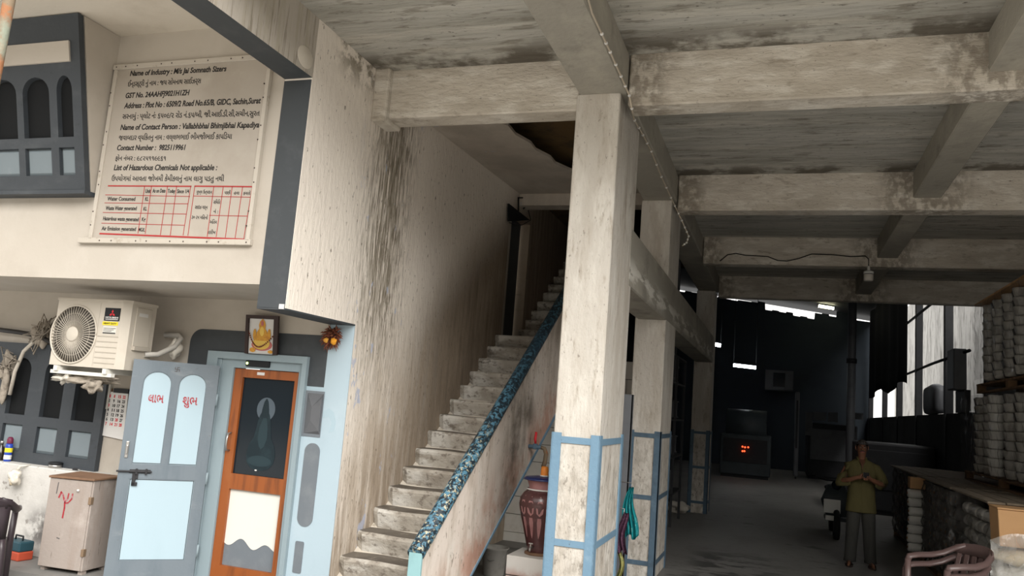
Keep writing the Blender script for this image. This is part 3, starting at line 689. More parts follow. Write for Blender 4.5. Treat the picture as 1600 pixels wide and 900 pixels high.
for i, (y, x) in enumerate(((17.6,3.3),(18.65,3.3),(22.4,3.3),(25.8,3.3),(29.2,3.3),(33.4,3.3))):
    if i == 0: continue
    struct(box('post', x-.075, x+.075, y-.1, y+.1, 0, roofz(x), 'darksteel'))
for z in (4.72, 3.35): struct(tube('trim_4' if z > 4 else 'trim_5', [(3.22,16.3,z),(3.22,20,z+.02),(3.22,24,z)], .032, 'darksteel'))

# ================================================================ things
# ---- industry notice board -------------------------------------------------
BX0, BX1, BZ0, BZ1 = -5.255, -3.775, 2.83, 4.272
nb = thing('notice_board', 'large cream notice board with black printed text on the upper storey wall', 'notice board', ((BX0+BX1)/2, YO, BZ0))
YB = YO-.024
box('board', BX0, BX1, YB, YO+.001, BZ0, BZ1, 'signboard', nb)
for nm, a in (('top', (BX0-.03, BX1+.05, BZ1-.02, BZ1+.022)), ('bottom', (BX0-.12, BX1+.04, BZ0-.035, BZ0+.008)), ('l', (BX0-.015, BX0+.02, BZ0, BZ1-.02)), ('r', (BX1-.004, BX1+.03, BZ0, BZ1-.02))):
    bm = bmesh.new(); B(bm, a[0], a[1], YB-.014, YO+.001, a[2], a[3], .003, 1)
    obj('frame_strip', bm, 'signframe', nb)
bm = bmesh.new()
for k in range(14):
    u = k/13
    for (x, z) in ((BX0+u*(BX1-BX0), BZ1), (BX0+u*(BX1-BX0), BZ0-.015), (BX0, BZ0+u*(BZ1-BZ0)), (BX1, BZ0+u*(BZ1-BZ0))):
        if (k*7) % 3: lathe('nail', [(.006,-.016),(.006,-.01)], 'frameborder', nb, 6, (x+.01*sin(k*5), YB, z), 'Y')
def bp(zx, zy):
    """board text position measured on an enlarged view of the sign"""
    p = on(zx/2.25, zy/2.25, 'Y', YB); return p.x, p.z
texts = [
 ('Name of Industry : M/s Jai Somnath Sizers', (457,267), (795,250), 20),
 ('ઈન્ડસ્ટ્રી નું નામ : જય સોમનાથ સાઈઝર્સ', (449,304), (706,292), 19),
 ('GST No. 24AAHFJ9021H1ZH', (441,345), (665,334), 20),
 ('Address : Plot No : 6509/2 Road No.65/B, GIDC, Sachin,Surat', (436,381), (916,363), 21),
 ('સરનામું : પ્લોટ નંઃ ૬૫૦૯/૨ રોડ નં.૬૫/બી, જી.આઈ.ડી.સી,સચીન,સુરત', (430,418), (912,407), 20),
 ('Name of Contact Person : Vallabhbhai Bhimjibhai Kapadiya', (423,457), (911,448), 21),
 ('જવાબદાર વ્યકિતનુ નામ : વલ્લભભાઈ ભીમજીભાઈ કાપડિયા'.replace('કિ','િક').replace('ડિ','િડ'), (417,493), (815,488), 20),
 ('Contact Number :  9825119961', (411,528), (651,527), 20),
 ('ફોન નંબર : ૯૮૨૫૧૧૯૯૬૧', (405,564), (583,564), 18),
 ('List of Hazardous Chemicals Not applicable :', (400,598), (763,598), 21),
 ('ઉપયોગમાં આવતા જોખમી કેમીકલનું નામ લાગુ પડતુ નથી', (392,636), (787,637), 20),
 ('Unit', (511,678), (529,678), 15), ('As on Date', (536,677), (581,677), 15), ('Today', (589,678), (616,678), 15), ('Since 1/4', (622,679), (664,679), 15),
 ('Water Consumed', (377,705), (475,706), 15), ('KL', (510,706), (521,706), 14),
 ('Waste Water generated', (371,738), (480,739), 15), ('KL', (504,740), (516,740), 14),
 ('Hazardous waste generated', (362,774), (487,778), 15), ('Kg', (498,777), (511,777), 14),
 ('Air Emission generated', (357,809), (477,812), 15), ('MG/L', (486,813), (509,814), 14),
 ('મુખ્ય ઉત્પાદન', (691,680), (745,681), 13), ('પાણી', (789,683), (810,683), 13), ('હવા', (822,684), (841,684), 13), ('કચરો', (855,685), (880,685), 13),
 ('સાઇઝ યાર્ન', (685,734), (729,735), 14), ('૩૦ ટન મિહનો', (673,769), (730,771), 14),
 ('સિમિત', (750,716), (774,717), 14), ('નં :', (750,749), (766,750), 14), ('અંિતમ', (737,786), (762,787), 14), ('તારીખ', (730,822), (757,823), 14)]
ms = []
for body, a, b_, cap in texts:
    (xa, za), (xb, zb) = bp(*a), bp(*b_)
    zc = bp(a[0], a[1]-cap)[1]-za
    ms.append(fit_text(body, xa, xb, za, zc*.93, (.026 if ord(body[0]) < 128 else .011) if cap > 17 else (.02 if ord(body[0]) < 128 else .01), .12 if body[0] in 'NGACL' and cap > 19 else 0, zb))
link('lettering', on_wall(merge(ms), YB-.0005), 'ink', nb)
def Z4(x, y):
    p = on(x/4, 225+y/4, 'Y', YB); return p.x, p.z
bm = bmesh.new()
for pts, w_ in (([(678,262),(1195,265)], .010), ([(1218,264),(1575,267)], .010), ([(625,560),(1525,596)], .012)):
    stroke(bm, [Z4(*p) for p in pts], w_)
obj_m = bm_mesh(bm)
bm = bmesh.new()
for pts in ([(660,318),(1187,328)], [(655,368),(1175,374)], [(645,428),(1166,438)], [(636,495),(1151,508)],
            [(905,262),(863,558)], [(948,262),(908,560)], [(1048,263),(1003,568)], [(1105,263),(1065,570)], [(1193,264),(1145,570)], [(1218,264),(1175,572)],
            [(1212,325),(1567,333)], [(1310,446),(1545,451)], [(1337,265),(1296,578)], [(1396,266),(1352,580)], [(1452,266),(1409,584)], [(1517,267),(1470,588)], [(1577,268),(1524,594)]):
    stroke(bm, [Z4(*p) for p in pts], .0042)
link('table_lines', on_wall(merge([obj_m, bm_mesh(bm)]), YB-.0005), 'inkred', nb)

# ---- air conditioner -----------------------------------------------------
ac = thing('air_conditioner', 'cream outdoor air conditioner unit on wall brackets under the balcony', 'air conditioner', (-5.57, 5.5, 1.81))
AY = 5.35; ax0, ax1, az0, az1 = -5.955, -5.20, 1.815, 2.385
ccx, ccz, cr_ = -5.735, 2.085, .243
me = plate_mesh([rect(ax0, -5.25, az0, az1), ell(ccx, ccz, cr_, cr_, 40)], .02)
link('front_panel', on_wall(me, AY+.02), 'ac', ac)
bm = bmesh.new(); extr(bm, [(ax0,AY+.02),(-5.25,AY+.02),(-5.25,AY),(-5.195,AY+.05),(-5.195,AY+.33),(ax0,AY+.33)], 'Z', az0, az1)
fs = [f for f in bm.faces if abs(f.normal.y+1) < .01 and f.calc_center_median().x < -5.26]
c_ = obj('casing', bm, 'ac', ac)
lathe('fan_shade_disc', [(cr_,AY+.0195),(cr_,AY+.0185),(.0005,AY+.0185)], 'acdark', ac, 40, (ccx,0,ccz), 'Y')  # flat disc, recess shade painted as its dark colour
bm = bmesh.new()
for k in range(52):
    a = 2*pi*k/52+.03; T(bm, [(ccx+.05*cos(a), AY-.012, ccz+.05*sin(a)), (ccx+.15*cos(a), AY-.016, ccz+.15*sin(a)), (ccx+.24*cos(a), AY-.002, ccz+.24*sin(a))], .0042, 5)
for r_ in (.115, .18): T(bm, [(ccx+r_*cos(2*pi*k/40), AY-.010, ccz+r_*sin(2*pi*k/40)) for k in range(41)], .0022, 5)
obj('fan_grille', bm, 'grille', ac)
bm = bmesh.new(); T(bm, [(ccx+.247*cos(2*pi*k/48), AY-.004, ccz+.247*sin(2*pi*k/48)) for k in range(49)], .008, 8); obj('fan_ring', bm, 'ac', ac)
lathe('fan_hub', [(.064,AY-.008),(.064,AY-.018),(.055,AY-.024),(.0005,AY-.026)], 'ac', ac, 28, (ccx,0,ccz), 'Y')
box('top_lid', ax0-.008, -5.245, AY-.008, AY+.33, az1-.012, az1+.012, 'ac', ac, bev=.004)
bm = bmesh.new(); extr(bm, [(-5.245,AY-.008),(-5.187,AY+.045),(-5.187,AY+.335),(-5.245,AY+.335)], 'Z', az1-.012, az1+.012); obj('lid_corner', bm, 'ac', ac)
bm = bmesh.new()
for k in range(6): B(bm, -5.475, -5.255, AY-.004, AY+.002, 1.855+k*.045, 1.862+k*.045)
B(bm, -5.487, -5.483, AY-.001, AY+.003, az0+.01, az1-.02); obj('louvre_lines', bm, 'grille', ac)
lb = plate('label', [rect(-5.43,-5.265,2.215,2.325)], .002, AY, 'black', ac)
def rh(cx, cz, ang, L_=.028, W_=.016):
    d = (cos(ang), sin(ang)); n_ = (-d[1], d[0]); return [(cx,cz),(cx+d[0]*L_/2+n_[0]*W_/2, cz+d[1]*L_/2+n_[1]*W_/2),(cx+d[0]*L_,cz+d[1]*L_),(cx+d[0]*L_/2-n_[0]*W_/2, cz+d[1]*L_/2-n_[1]*W_/2)]
plate('emblem', [rh(-5.348, 2.277, radians(a), .034, .0196) for a in (90, 210, 330)], .001, AY-.002, 'red', ac)
link('maker_name', on_wall(fit_text('MITSUBISHI', -5.415, -5.28, 2.237, .014, .03), AY-.0022), 'whitepaper', ac)
plate('name_underline', [rect(-5.415,-5.28,2.225,2.231)], .0006, AY-.002, 'whitepaper', ac)
plate('yellow_strip', [rect(-5.44,-5.275,2.178,2.208)], .002, AY, 'yellow', ac)
link('strip_lettering', on_wall(fit_text('HEAVY DUTY', -5.425, -5.29, 2.186, .014, .03), AY-.0022), 'ink', ac)
plate('rating_label', [rect(-5.425,-5.285,2.105,2.168)], .002, AY, 'offwhite', ac)
bm = bmesh.new()
for k in range(3): B(bm, -5.42, -5.29-.02*k, AY-.003, AY-.0015, 2.15-k*.012, 2.154-k*.012)
B(bm, -5.422, -5.288, AY-.003, AY-.0015, 2.107, 2.117); obj('label_print', bm, 'ink', ac)
bm = bmesh.new(); B(bm, -5.196, -5.188, AY+.10, AY+.28, 2.02, 2.35, .004); obj('service_cover', bm, 'ac', ac)
bm = bmesh.new(); B(bm, -5.19, -5.186, AY+.13, AY+.23, 2.275, 2.305); obj('cover_grip', bm, 'whitepaper', ac)
bm = bmesh.new(); B(bm, -5.20, -5.165, AY+.10, AY+.28, 1.985, 2.02, .004); obj('cover_ledge', bm, 'grille', ac)
for x in (-5.86, -5.33):
    bm = bmesh.new(); B(bm, x-.02, x+.02, AY-.02, YD+.005, 1.77, 1.812); B(bm, x-.02, x+.02, YD-.03, YD+.005, 1.45, 1.8)
    obj('bracket', bm, 'offwhite', ac)
box('bracket_rail', -5.93, -5.27, AY+.0, AY+.04, 1.745, 1.775, 'offwhite', ac)
# rags and cables stuffed under it
def crumple(name, c, r, m, seed, parent=None, sub=3, amp=.35):
    bm = bmesh.new(); bmesh.ops.create_icosphere(bm, subdivisions=sub, radius=1); rr = random.Random(seed)
    ph = [(rr.uniform(3,9), rr.uniform(0,6), Vector((rr.uniform(-1,1), rr.uniform(-1,1), rr.uniform(-1,1))).normalized()) for _ in range(9)]
    for v in bm.verts:
        d = v.co.normalized(); k = 1+sum(sin(f*d.dot(ax)+p)*amp/5 for f, p, ax in ph); v.co = Vector((d.x*r[0]*k+c[0], d.y*r[1]*k+c[1], d.z*r[2]*k+c[2]))
    return obj(name, bm, m, parent, True)
rag = thing('rag_bundle', 'bundle of grey rags and plastic stuffed under the air conditioner', 'rags', (-5.62, 5.42, 1.66))
crumple('rag', (-5.60,5.44,1.715), (.24,.07,.028), 'cobweb', 3, rag, 3, 1.0)
crumple('rag', (-5.50,5.40,1.665), (.085,.04,.045), 'cobweb', 5, rag, 3, .6)
crumple('rag', (-5.80,5.40,1.70), (.08,.04,.035), 'plasticbag', 6, rag, 3, 1.2)
cb = thing('cable_tangle', 'dusty grey tangle of cables and web on the wall beside the air conditioner', 'cables', (-6.75, 5.9, 2.0))
crumple('web_clump', (-6.72,5.90,2.09), (.075,.045,.10), 'cobweb', 9, cb, 4, .9)
crumple('web_clump', (-7.06,5.88,1.72), (.06,.045,.17), 'cobweb', 12, cb, 4, .9)
rr = random.Random(77)
for k in range(16):
    c0 = Vector((-6.72,5.87,2.09)) if k < 9 else Vector((-7.02,5.86,1.75)); d_ = [c0 + Vector((rr.gauss(0,.07), rr.gauss(0,.02)-.01, rr.gauss(0,.10))) for _ in range(4)]
    tube('loose_wire', d_, .006, 'cobweb', cb, 5)
tube('pipe', [(-7.6,5.9,2.13),(-7.0,5.9,2.10),(-6.75,5.9,2.08),(-6.5,5.88,2.0),(-6.2,5.86,2.0),(-5.9,5.82,2.0)], .022, 'cable', cb)
tube('pipe', [(-6.74,5.88,2.05),(-6.86,5.86,1.92),(-6.93,5.86,1.72),(-6.96,5.87,1.5)], .018, 'signframe', cb)
tb = thing('pipe_wrap', 'silver taped pipe loop on the wall right of the air conditioner', 'pipe', (-5.1, 5.9, 1.95))
tube('wrapped_pipe', [(-5.19,5.60,1.96),(-5.14,5.70,1.97),(-5.08,5.82,2.05),(-5.06,5.87,2.13),(-5.12,5.9,2.16),(-5.28,5.92,2.16)], .024, 'bucketwhite', tb)
crumple('tape_clump', (-5.10,5.86,2.03), (.05,.05,.09), 'plasticbag', 15, tb)

# ---- pictures, calendar, flowers ----------------------------------------
pc = thing('framed_picture', 'tilted picture of a golden seated figure above the brown door', 'picture', (-4.245, 5.9, 2.03))
pic = [rect(-.15,.15,-.165,.165)]
PY = 5.90
def pic_parts(name, loops, th, off, m, parent):
    me = plate_mesh(loops, th); on_wall(me, 0)
    for v in me.vertices:
        x, y, z = v.co; y += off - .28*(z-.0)*.45; a = radians(0); v.co = (x-4.245, PY+y, z+2.205)
    return link(name, me, m, parent)
fr_ = pic_parts('frame', [rect(-.165,.165,-.165,.168), rect(-.135,.12,-.168,.138)], .02, .012, 'frameborder', pc)
pic_parts('print', [rect(-.145,.135,-.165,.15)], .004, .012, 'whitepaper', pc)
F_ = lambda L_, off, m, nm='figure_print': pic_parts(nm, L_, .0015, off, m, pc)
F_([ell(.0,-.085,.105,.05)], .007, 'pinkprint'); F_([ell(-.005,-.07,.085,.055)], .005, 'goldlight')
F_([[(-.06,-.05),(-.055,.02),(-.03,.055),(-.035,.085),(-.025,.115),(0,.14),(.025,.115),(.035,.085),(.03,.055),(.055,.02),(.06,-.05)]], .004, 'gold')
F_([ell(-.075,.0,.016,.05)], .0035, 'gold'); F_([ell(.072,.005,.016,.05)], .0035, 'gold'); F_([ell(0,.03,.022,.04)], .002, 'goldlight'); F_([ell(0,.10,.014,.022)], .0015, 'pinkprint')
F_([ell(-.09,-.13,.03,.02)], .003, 'gold'); F_([ell(.09,-.14,.025,.014)], .003, 'gold')
bm = bmesh.new()
for k in range(26):
    t = k/25; x = -4.245 + (-.15+.30*t); z = 2.24-.15*sin(pi*t)*1.0; bmesh.ops.create_icosphere(bm, subdivisions=1, radius=.0085, matrix=Matrix.Translation((x, PY-.025+.03*(1-sin(pi*t)), z+.01)))
obj('bead_garland', bm, 'petal', pc)
fl = thing('dried_flower_bunch', 'bunch of dried red brown flowers hanging over the pale blue wall end', 'flowers', (-3.575, 5.93, 2.2))
rr = random.Random(3); bm = bmesh.new()
for k in range(170):
    d = Vector((rr.gauss(0,1), -abs(rr.gauss(0,.6)), rr.gauss(0,1))).normalized(); p = Vector((-3.575,5.95,2.235))+d*rr.uniform(.0,.05); L_ = rr.uniform(.03,.085)
    T(bm, [p, p+d*L_*.5+Vector((rr.gauss(0,.01),0,rr.gauss(0,.01))), p+d*L_+Vector((0,0,-.02))], [.003,.0075,.0015], 4)
obj('petals', bm, 'petal', fl); crumple('blossom', (-3.52,5.875,2.185), (.028,.018,.028), 'marigold', 2, fl, 2); crumple('blossom', (-3.59,5.87,2.19), (.022,.018,.022), 'gold', 4, fl, 2)
ca = thing('wall_calendar', 'white wall calendar sheet with black and red dates beside the window', 'calendar', (-5.76, 5.95, 1.2))
pg = plate('page', [[(-5.865,1.21),(-5.62,1.19),(-5.635,1.61),(-5.855,1.61)]], .004, 5.955, 'whitepaper', ca)
box('hanger_strip', -5.80, -5.63, 5.944, 5.956, 1.605, 1.645, 'black', ca)
nums = [[None,'1','8','15','22'],[None,'2','9','16','23'],[None,'3','10','17','24'],[None,'4','11','18','25'],[None,'5','12','19','26'],[None,'6','13','20','27'],[None,'7','14','21','28']]
mk, mr_ = [], []
for r_, row in enumerate(nums):
    for c, t_ in enumerate(row[1:]):
        x = -5.845+c*.052; z = 1.558-r_*.042
        (mr_ if (r_ in (0, 6) or (r_, c) in ((2,0),(5,2))) else mk).append(fit_text(t_, x, x+(.016 if len(t_) == 1 else .032), z, .028, .03))
for me in mk: link('date_number', on_wall(me, 5.9505), 'ink', ca)
for me in mr_: link('date_number', on_wall(me, 5.9505), 'red', ca)['label'] = 'red holiday date'
pk = thing('small_picture', 'small brown picture beside the top of the calendar', 'picture', (-5.84, 5.96, 1.55))
plate('print', [rect(-5.90,-5.835,1.52,1.635)], .006, 5.966, 'gold', pk)
plate('border', [rect(-5.905,-5.83,1.515,1.64), rect(-5.895,-5.84,1.525,1.63)], .008, 5.966, 'cabtop', pk)

# ---- worn cabinet ---------------------------------------------------------
cbn = thing('wooden_cabinet', 'worn grey plywood cabinet with a red brush mark beside the open grey door', 'cabinet', (-5.62, 5.45, .115), radians(5), world=False)
cw, cd_, ch = .43, .34, .765
box('body', -cw/2, cw/2, .012, cd_, .03, ch, 'cabinet', cbn, bev=.004)
box('door_panel', -cw/2+.003, cw/2-.012, 0, .0125, .035, ch-.012, 'cabinet', cbn, bev=.003)
bm = bmesh.new(); B(bm, -cw/2-.008, cw/2+.014, -.012, cd_+.01, ch, ch+.018, .004)
for v in bm.verts:
    if v.co.y < 0: v.co.z -= .012*(1+sin(v.co.x*19))*.5
obj('top_sheet', bm, 'cabtop', cbn)
bm = bmesh.new(); B(bm, -cw/2+.01, -cw/2+.05, .03, cd_-.02, 0, .03); B(bm, cw/2-.05, cw/2-.01, .03, .08, 0, .03); B(bm, cw/2-.05, cw/2-.01, cd_-.07, cd_-.02, 0, .03); obj('foot', bm, 'cabinet', cbn)
for z in (.18, .60):
    bm = bmesh.new(); B(bm, cw/2-.022, cw/2+.004, -.004, .03, z-.03, z+.03, .002); obj('hinge', bm, 'brass', cbn)
lathe('knob', [(.001,-.018),(.010,-.016),(.011,-.008),(.006,0)], 'whitepaper', cbn, 12, (.085, 0, ch-.09), 'Y')
bm = bmesh.new(); stroke(bm, [(-.10,.60),(-.085,.645),(-.06,.62),(-.035,.565),(-.03,.52),(-.035,.44)], .014); stroke(bm, [(-.035,.57),(-.012,.60),(-.008,.64)], .012); stroke(bm, [(-.035,.56),(0,.565),(.028,.60),(.03,.64)], .012)
link('brush_mark', on_wall(bm_mesh(bm), -.0005), 'redpaint', cbn)
bm = bmesh.new(); stroke(bm, [(-.125,.72),(-.13,.63)], .008); stroke(bm, [(-.06,.275),(-.035,.27)], .008); link('scuff_mark', on_wall(bm_mesh(bm), -.0005), 'chalk', cbn)

# ---- ledge clutter ---------------------------------------------------------
sp = thing('spray_can', 'blue spray can with a maroon cap on the window ledge', 'spray can', (-6.86, 5.87, .885), world=False)
lathe('can', [(.030,0),(.033,.004),(.033,.145),(.026,.165)], 'bluecan', sp, 20); lathe('cap', [(.027,.165),(.028,.17),(.028,.205),(.017,.225),(.012,.226)], 'maroon', sp, 18)
bm = bmesh.new(); LA(bm, [(.0335,.085),(.0335,.125)], 20, cap=False); obj('yellow_band', bm, 'yellow', sp); bm = bmesh.new(); LA(bm, [(.0335,.02),(.0335,.06)], 20, cap=False); obj('white_band', bm, 'whitepaper', sp)
bt = thing('dark_bottle', 'dark bottle with a pale cap next to the blue spray can', 'bottle', (-6.955, 5.87, .885), world=False)
lathe('body', [(.034,0),(.036,.006),(.036,.10),(.014,.135),(.013,.155)], 'bottle', bt, 20); lathe('cap', [(.015,.155),(.015,.18),(.001,.182)], 'steel', bt, 14)
jl = thing('black_lid_tin', 'low round tin with a black lid on the ledge under the window', 'tin', (-6.27, 5.87, .885), world=False)
lathe('tin', [(.055,0),(.055,.03)], 'steel', jl, 24); lathe('lid', [(.06,.03),(.06,.046),(.05,.05),(.001,.05)], 'black', jl, 24)
sl_ = thing('small_lock', 'small dark padlock lying at the end of the ledge', 'padlock', (-6.02, 5.86, .885), world=False)
bm = bmesh.new(); B(bm, -.025, .025, -.012, .012, 0, .02, .004); obj('body', bm, 'ironblack', sl_); tube('shackle', [(.02,0,.012),(.045,.008,.012),(.05,0,.012),(.045,-.008,.012),(.02,-.004,.012)], .003, 'steel', sl_)
bgp = on(27, 745, 'Y', 5.74)
bg_ = thing('plastic_bag', 'small clear plastic bag of brown goods hanging from the ledge', 'bag', (bgp.x, 5.72, bgp.z-.05))
crumple('bag', (bgp.x, 5.715, bgp.z-.01), (.055,.045,.065), 'plasticbag', 22, bg_, 3, .5)
crumple('contents', (bgp.x, 5.715, bgp.z-.02), (.045,.036,.048), 'sack', 23, bg_, 3, .4)
tube('handle', [(bgp.x,5.725,bgp.z+.05),(bgp.x+.02,5.74,bgp.z+.10),(bgp.x+.055,5.765,.886),(bgp.x+.065,5.80,.889)], [.018,.012,.008,.006], 'plasticbag', bg_)
tbx = thing('tool_box', 'small dark tool box with a red base on the floor by the low wall', 'tool box', (-6.28, 5.62, .115), radians(-8), world=False)
box('base', -.12, .12, -.07, .07, 0, .075, 'toolred', tbx, bev=.01); box('lid', -.118, .118, -.068, .068, .075, .16, 'canteal', tbx, bev=.012)
tube('handle', [(-.05,0,.155),(-.05,0,.195),(.05,0,.195),(.05,0,.155)], .008, 'black', tbx); box('latch', -.02, .02, -.078, -.06, .06, .10, 'steel', tbx)

# ---- plastic chairs --------------------------------------------------------
def chair(name, label, loc, rot, m, group=None, solid=False):
    """moulded plastic armchair, front towards local -Y"""
    t = thing(name, label, 'chair', loc, rot, group, world=False)
    # seat: dished grid
    bm = bmesh.new(); n_ = 8; g = []
    for s_ in (0, -.018):
        for i in range(n_+1):
            for j in range(n_+1):
                u, v = i/n_-.5, j/n_-.5; x = u*(.46-.05*(v+.5)); y = v*.44
                g.append(bm.verts.new((x, y, .42-.02*(v+.5)-.022*cos(pi*u)*cos(pi*v)+s_+(.0 if abs(u) < .49 else -.01))))
    N_ = (n_+1)**2; ix = lambda l, i, j: g[l*N_+i*(n_+1)+j]
    for i in range(n_):
        for j in range(n_):
            bm.faces.new((ix(0,i,j), ix(0,i+1,j), ix(0,i+1,j+1), ix(0,i,j+1))); bm.faces.new((ix(1,i,j), ix(1,i,j+1), ix(1,i+1,j+1), ix(1,i+1,j)))
    for i in range(n_):
        for (a, b_) in (((i,0),(i+1,0)), ((i+1,n_),(i,n_)), ((0,i+1),(0,i)), ((n_,i),(n_,i+1))):
            bm.faces.new((ix(0,*a), ix(1,*a), ix(1,*b_), ix(0,*b_)))
    obj('seat', bm, m, t, True)
    # wrap-around back: curved slats with a top rail
    def back_pt(a, z, r=0.0):   # a -1..1 across
        lean = (z-.42)*.24; return Vector(((.235+.02*(z-.42)+r)*sin(a*1.25)/sin(1.25)*1.0, .20+lean-.16*(1-cos(a*1.25))/(1-cos(1.25))*.55, z))
    def strip(a0, a1, z0, z1, nm, th=.012):
        bm = bmesh.new(); V = []
        for k in range(9):
            a = a0+(a1-a0)*k/8
            zt = z1 if not callable(z1) else z1(a)
            p, q = back_pt(a, z0), back_pt(a, zt); n2 = Vector((sin(a*1.2), cos(a*1.2), 0))*th
            V.append([bm.verts.new(v) for v in (p, q, q+n2, p+n2)])
        for A, B_ in zip(V, V[1:]):
            for k in range(4): bm.faces.new((A[k], A[(k+1)%4], B_[(k+1)%4], B_[k]))
        bm.faces.new(V[0]); bm.faces.new(V[-1][::-1]); return obj(nm, bm, m, t, True)
    topz = lambda a: .80-.05*a*a
    bk = strip(-.82, .82, .70, topz, 'backrest'); 
    if solid: strip(-.80, .80, .42, .715, 'back_panel')
    else:
        for a in (-.62, -.37, -.125, .125, .37, .62): strip(a-.075, a+.075, .42, .715, 'back_slat')
    strip(-.82, .82, .41, .46, 'back_rail')
    for s_ in (-1, 1):
        # front leg, arm and its sweep into the back
        T_ = [(s_*.245,-.245,0),(s_*.235,-.225,.40),(s_*.245,-.215,.60),(s_*.25,-.19,.645),(s_*.262,-.10,.66),(s_*.268,.03,.665),(s_*.255,.14,.69),(s_*.215,.225,.75),(s_*.16,.262,.785)]
        tube('front_leg', [(s_*.255,-.255,0),(s_*.243,-.232,.40),(s_*.25,-.222,.62)], [.022,.028,.026], m, t, 8, .8)
        tube('armrest', [(s_*.25,-.222,.61),(s_*.253,-.205,.642),(s_*.262,-.12,.655),(s_*.268,.02,.66),(s_*.255,.13,.685),(s_*.215,.215,.735),(s_*.15,.27,.775)], [.026,.030,.032,.032,.030,.028,.022], m, t, 8, .55)
        tube('rear_leg', [(s_*.225,.285,0),(s_*.205,.225,.40),(s_*.20,.215,.47)], [.022,.028,.022], m, t, 8, .8)
        bm = bmesh.new(); B(bm, s_*.215-.008, s_*.215+.008, -.21, .21, .375, .415); obj('side_apron', bm, m, t)
    return t
chair('plastic_chair', 'lower of two nested brown plastic armchairs in front of the carton', (1.42, 8.05, 0), radians(-62), 'chairbrown')
chair('plastic_chair', 'upper of two nested brown plastic armchairs in front of the carton', (1.435, 8.02, .085), radians(-62), 'chairbrown')
chair('plastic_chair', 'dark brown plastic chair beside the window ledge at the frame edge', (-5.86, 4.83, 0), radians(228), 'chairdark', None, True)

# ---- under the stairs ------------------------------------------------------
px_, py_ = -1.965, 7.05
tsd = thing('tiled_stand', 'low white tiled stand under the stairs carrying the water pot', 'stand', (px_, py_, 0))
box('block', px_-.205, px_+.30, py_-.22, py_+.22, 0, .50, 'grout', tsd)
bm = bmesh.new()
for k, (z0, z1) in enumerate(((.02,.17),(.178,.335),(.343,.502))): B(bm, px_-.212, px_+.305, py_-.228, py_+.226, z0, z1, .004, 1)
obj('tiles', bm, M('tile_with_red_stain', (.72,.70,.66), .35, [((.36,.12,.07), (4,4,4), .40,.60,.85, [(0,0,1,0,.44,.30)])], .03, spec=.5), tsd)
pot = thing('water_pot', 'tall pink and brown glazed clay water pot on the tiled stand', 'pot', (px_, py_, .505), world=False)
H = .62
prof = [(.085,0),(.095,.01),(.115,.10),(.15,.24),(.185,.36),(.197,.42),(.19,.475),(.16,.52),(.122,.55)]
lathe('body', prof, 'clay', pot, 36)
bm = bmesh.new(); LA(bm, [(.1235,.549),(.118,.57),(.135,.62),(.15,.635)], 36, cap=False); obj('neck', bm, 'claypink', pot)
bm = bmesh.new(); LA(bm, [(.135,.545),(.142,.552),(.135,.558)], 36, cap=False); obj('white_cord', bm, 'whitepaper', pot)
# pink painted drops round the shoulder
bm = bmesh.new()
def radius(z):
    for (r0, z0), (r1, z1) in zip(prof, prof[1:]):
        if z0 <= z <= z1: return r0+(r1-r0)*(z-z0)/(z1-z0)
    return .12
for k in range(14):
    a0 = 2*pi*k/14
    for (zs, ws) in (([.505,.46,.40,.36,.335], [.0,.10,.17,.15,.0]), ([.32,.28,.22,.17,.14], [.09,.12,.10,.06,.0])):
        L_ = []; R_ = []
        for z, w_ in zip(zs, ws):
            r_ = radius(z)+.0015
            L_.append(bm.verts.new((r_*cos(a0-w_), r_*sin(a0-w_), z))); R_.append(bm.verts.new((r_*cos(a0+w_+.001), r_*sin(a0+w_+.001), z)))
        for i in range(4): bm.faces.new((L_[i], R_[i], R_[i+1], L_[i+1]))
obj('painted_drops', bm, 'claypink', pot)
lathe('lid', [(.17,.632),(.172,.64),(.15,.655),(.05,.668),(.001,.67)], 'bluelid', pot, 32)
lathe('base_ring', [(.12,-.004),(.12,.012),(.10,.02)], 'cabtop', pot, 28)
tp = thing('pot_tap', 'small steel tap at the foot of the water pot', 'tap', (px_-.0, py_-.1, .565))
bm = bmesh.new(); T(bm, [(px_-.02,py_-.095,.575),(px_-.025,py_-.17,.575),(px_-.025,py_-.185,.55)], [.010,.010,.008], 8); B(bm, px_-.03, px_-.02, py_-.165, py_-.155, .575, .61); B(bm, px_-.045, px_-.005, py_-.165, py_-.155, .605, .615, .003); obj('spout', bm, 'steel', tp)
cup = thing('orange_tumbler', 'orange tumbler upside down on the blue lid of the water pot', 'tumbler', (px_+.02, py_-.04, 1.172), world=False)
lathe('cup', [(.036,0),(.036,.006),(.032,.075),(.026,.088),(.001,.09)], 'orange', cup, 22); lathe('rim_band', [(.037,.0),(.037,.012)], 'whitepaper', cup, 22)
bk_ = on(757, 872, 'Z', 0)
bc = thing('bucket', 'grubby white bucket on the floor under the stairs', 'bucket', (-2.78, 8.3, 0), world=False)
bm = bmesh.new(); LA(bm, [(.001,.0),(.105,.0),(.11,.01),(.14,.27),(.148,.275),(.148,.285),(.135,.283),(.105,.02),(.001,.018)], 26, cap=False); obj('shell', bm, 'bucketwhite', bc)
tube('wire_handle', [(-.145,0,.27),(-.12,-.06,.20),(0,-.15,.16),(.12,-.06,.20),(.145,0,.27)], .004, 'steel', bc)
_p = on(826, 697, 'X', -2.35); sx, sy_, sz = _p
ft = thing('water_faucet', 'blue bent water pipe with a red lever under the stair edge', 'faucet', (sx, sy_, sz))
tube('pipe', [(sx-.02,sy_,sz),(sx+.13,sy_,sz)], .02, 'steelblue2', ft, 10)
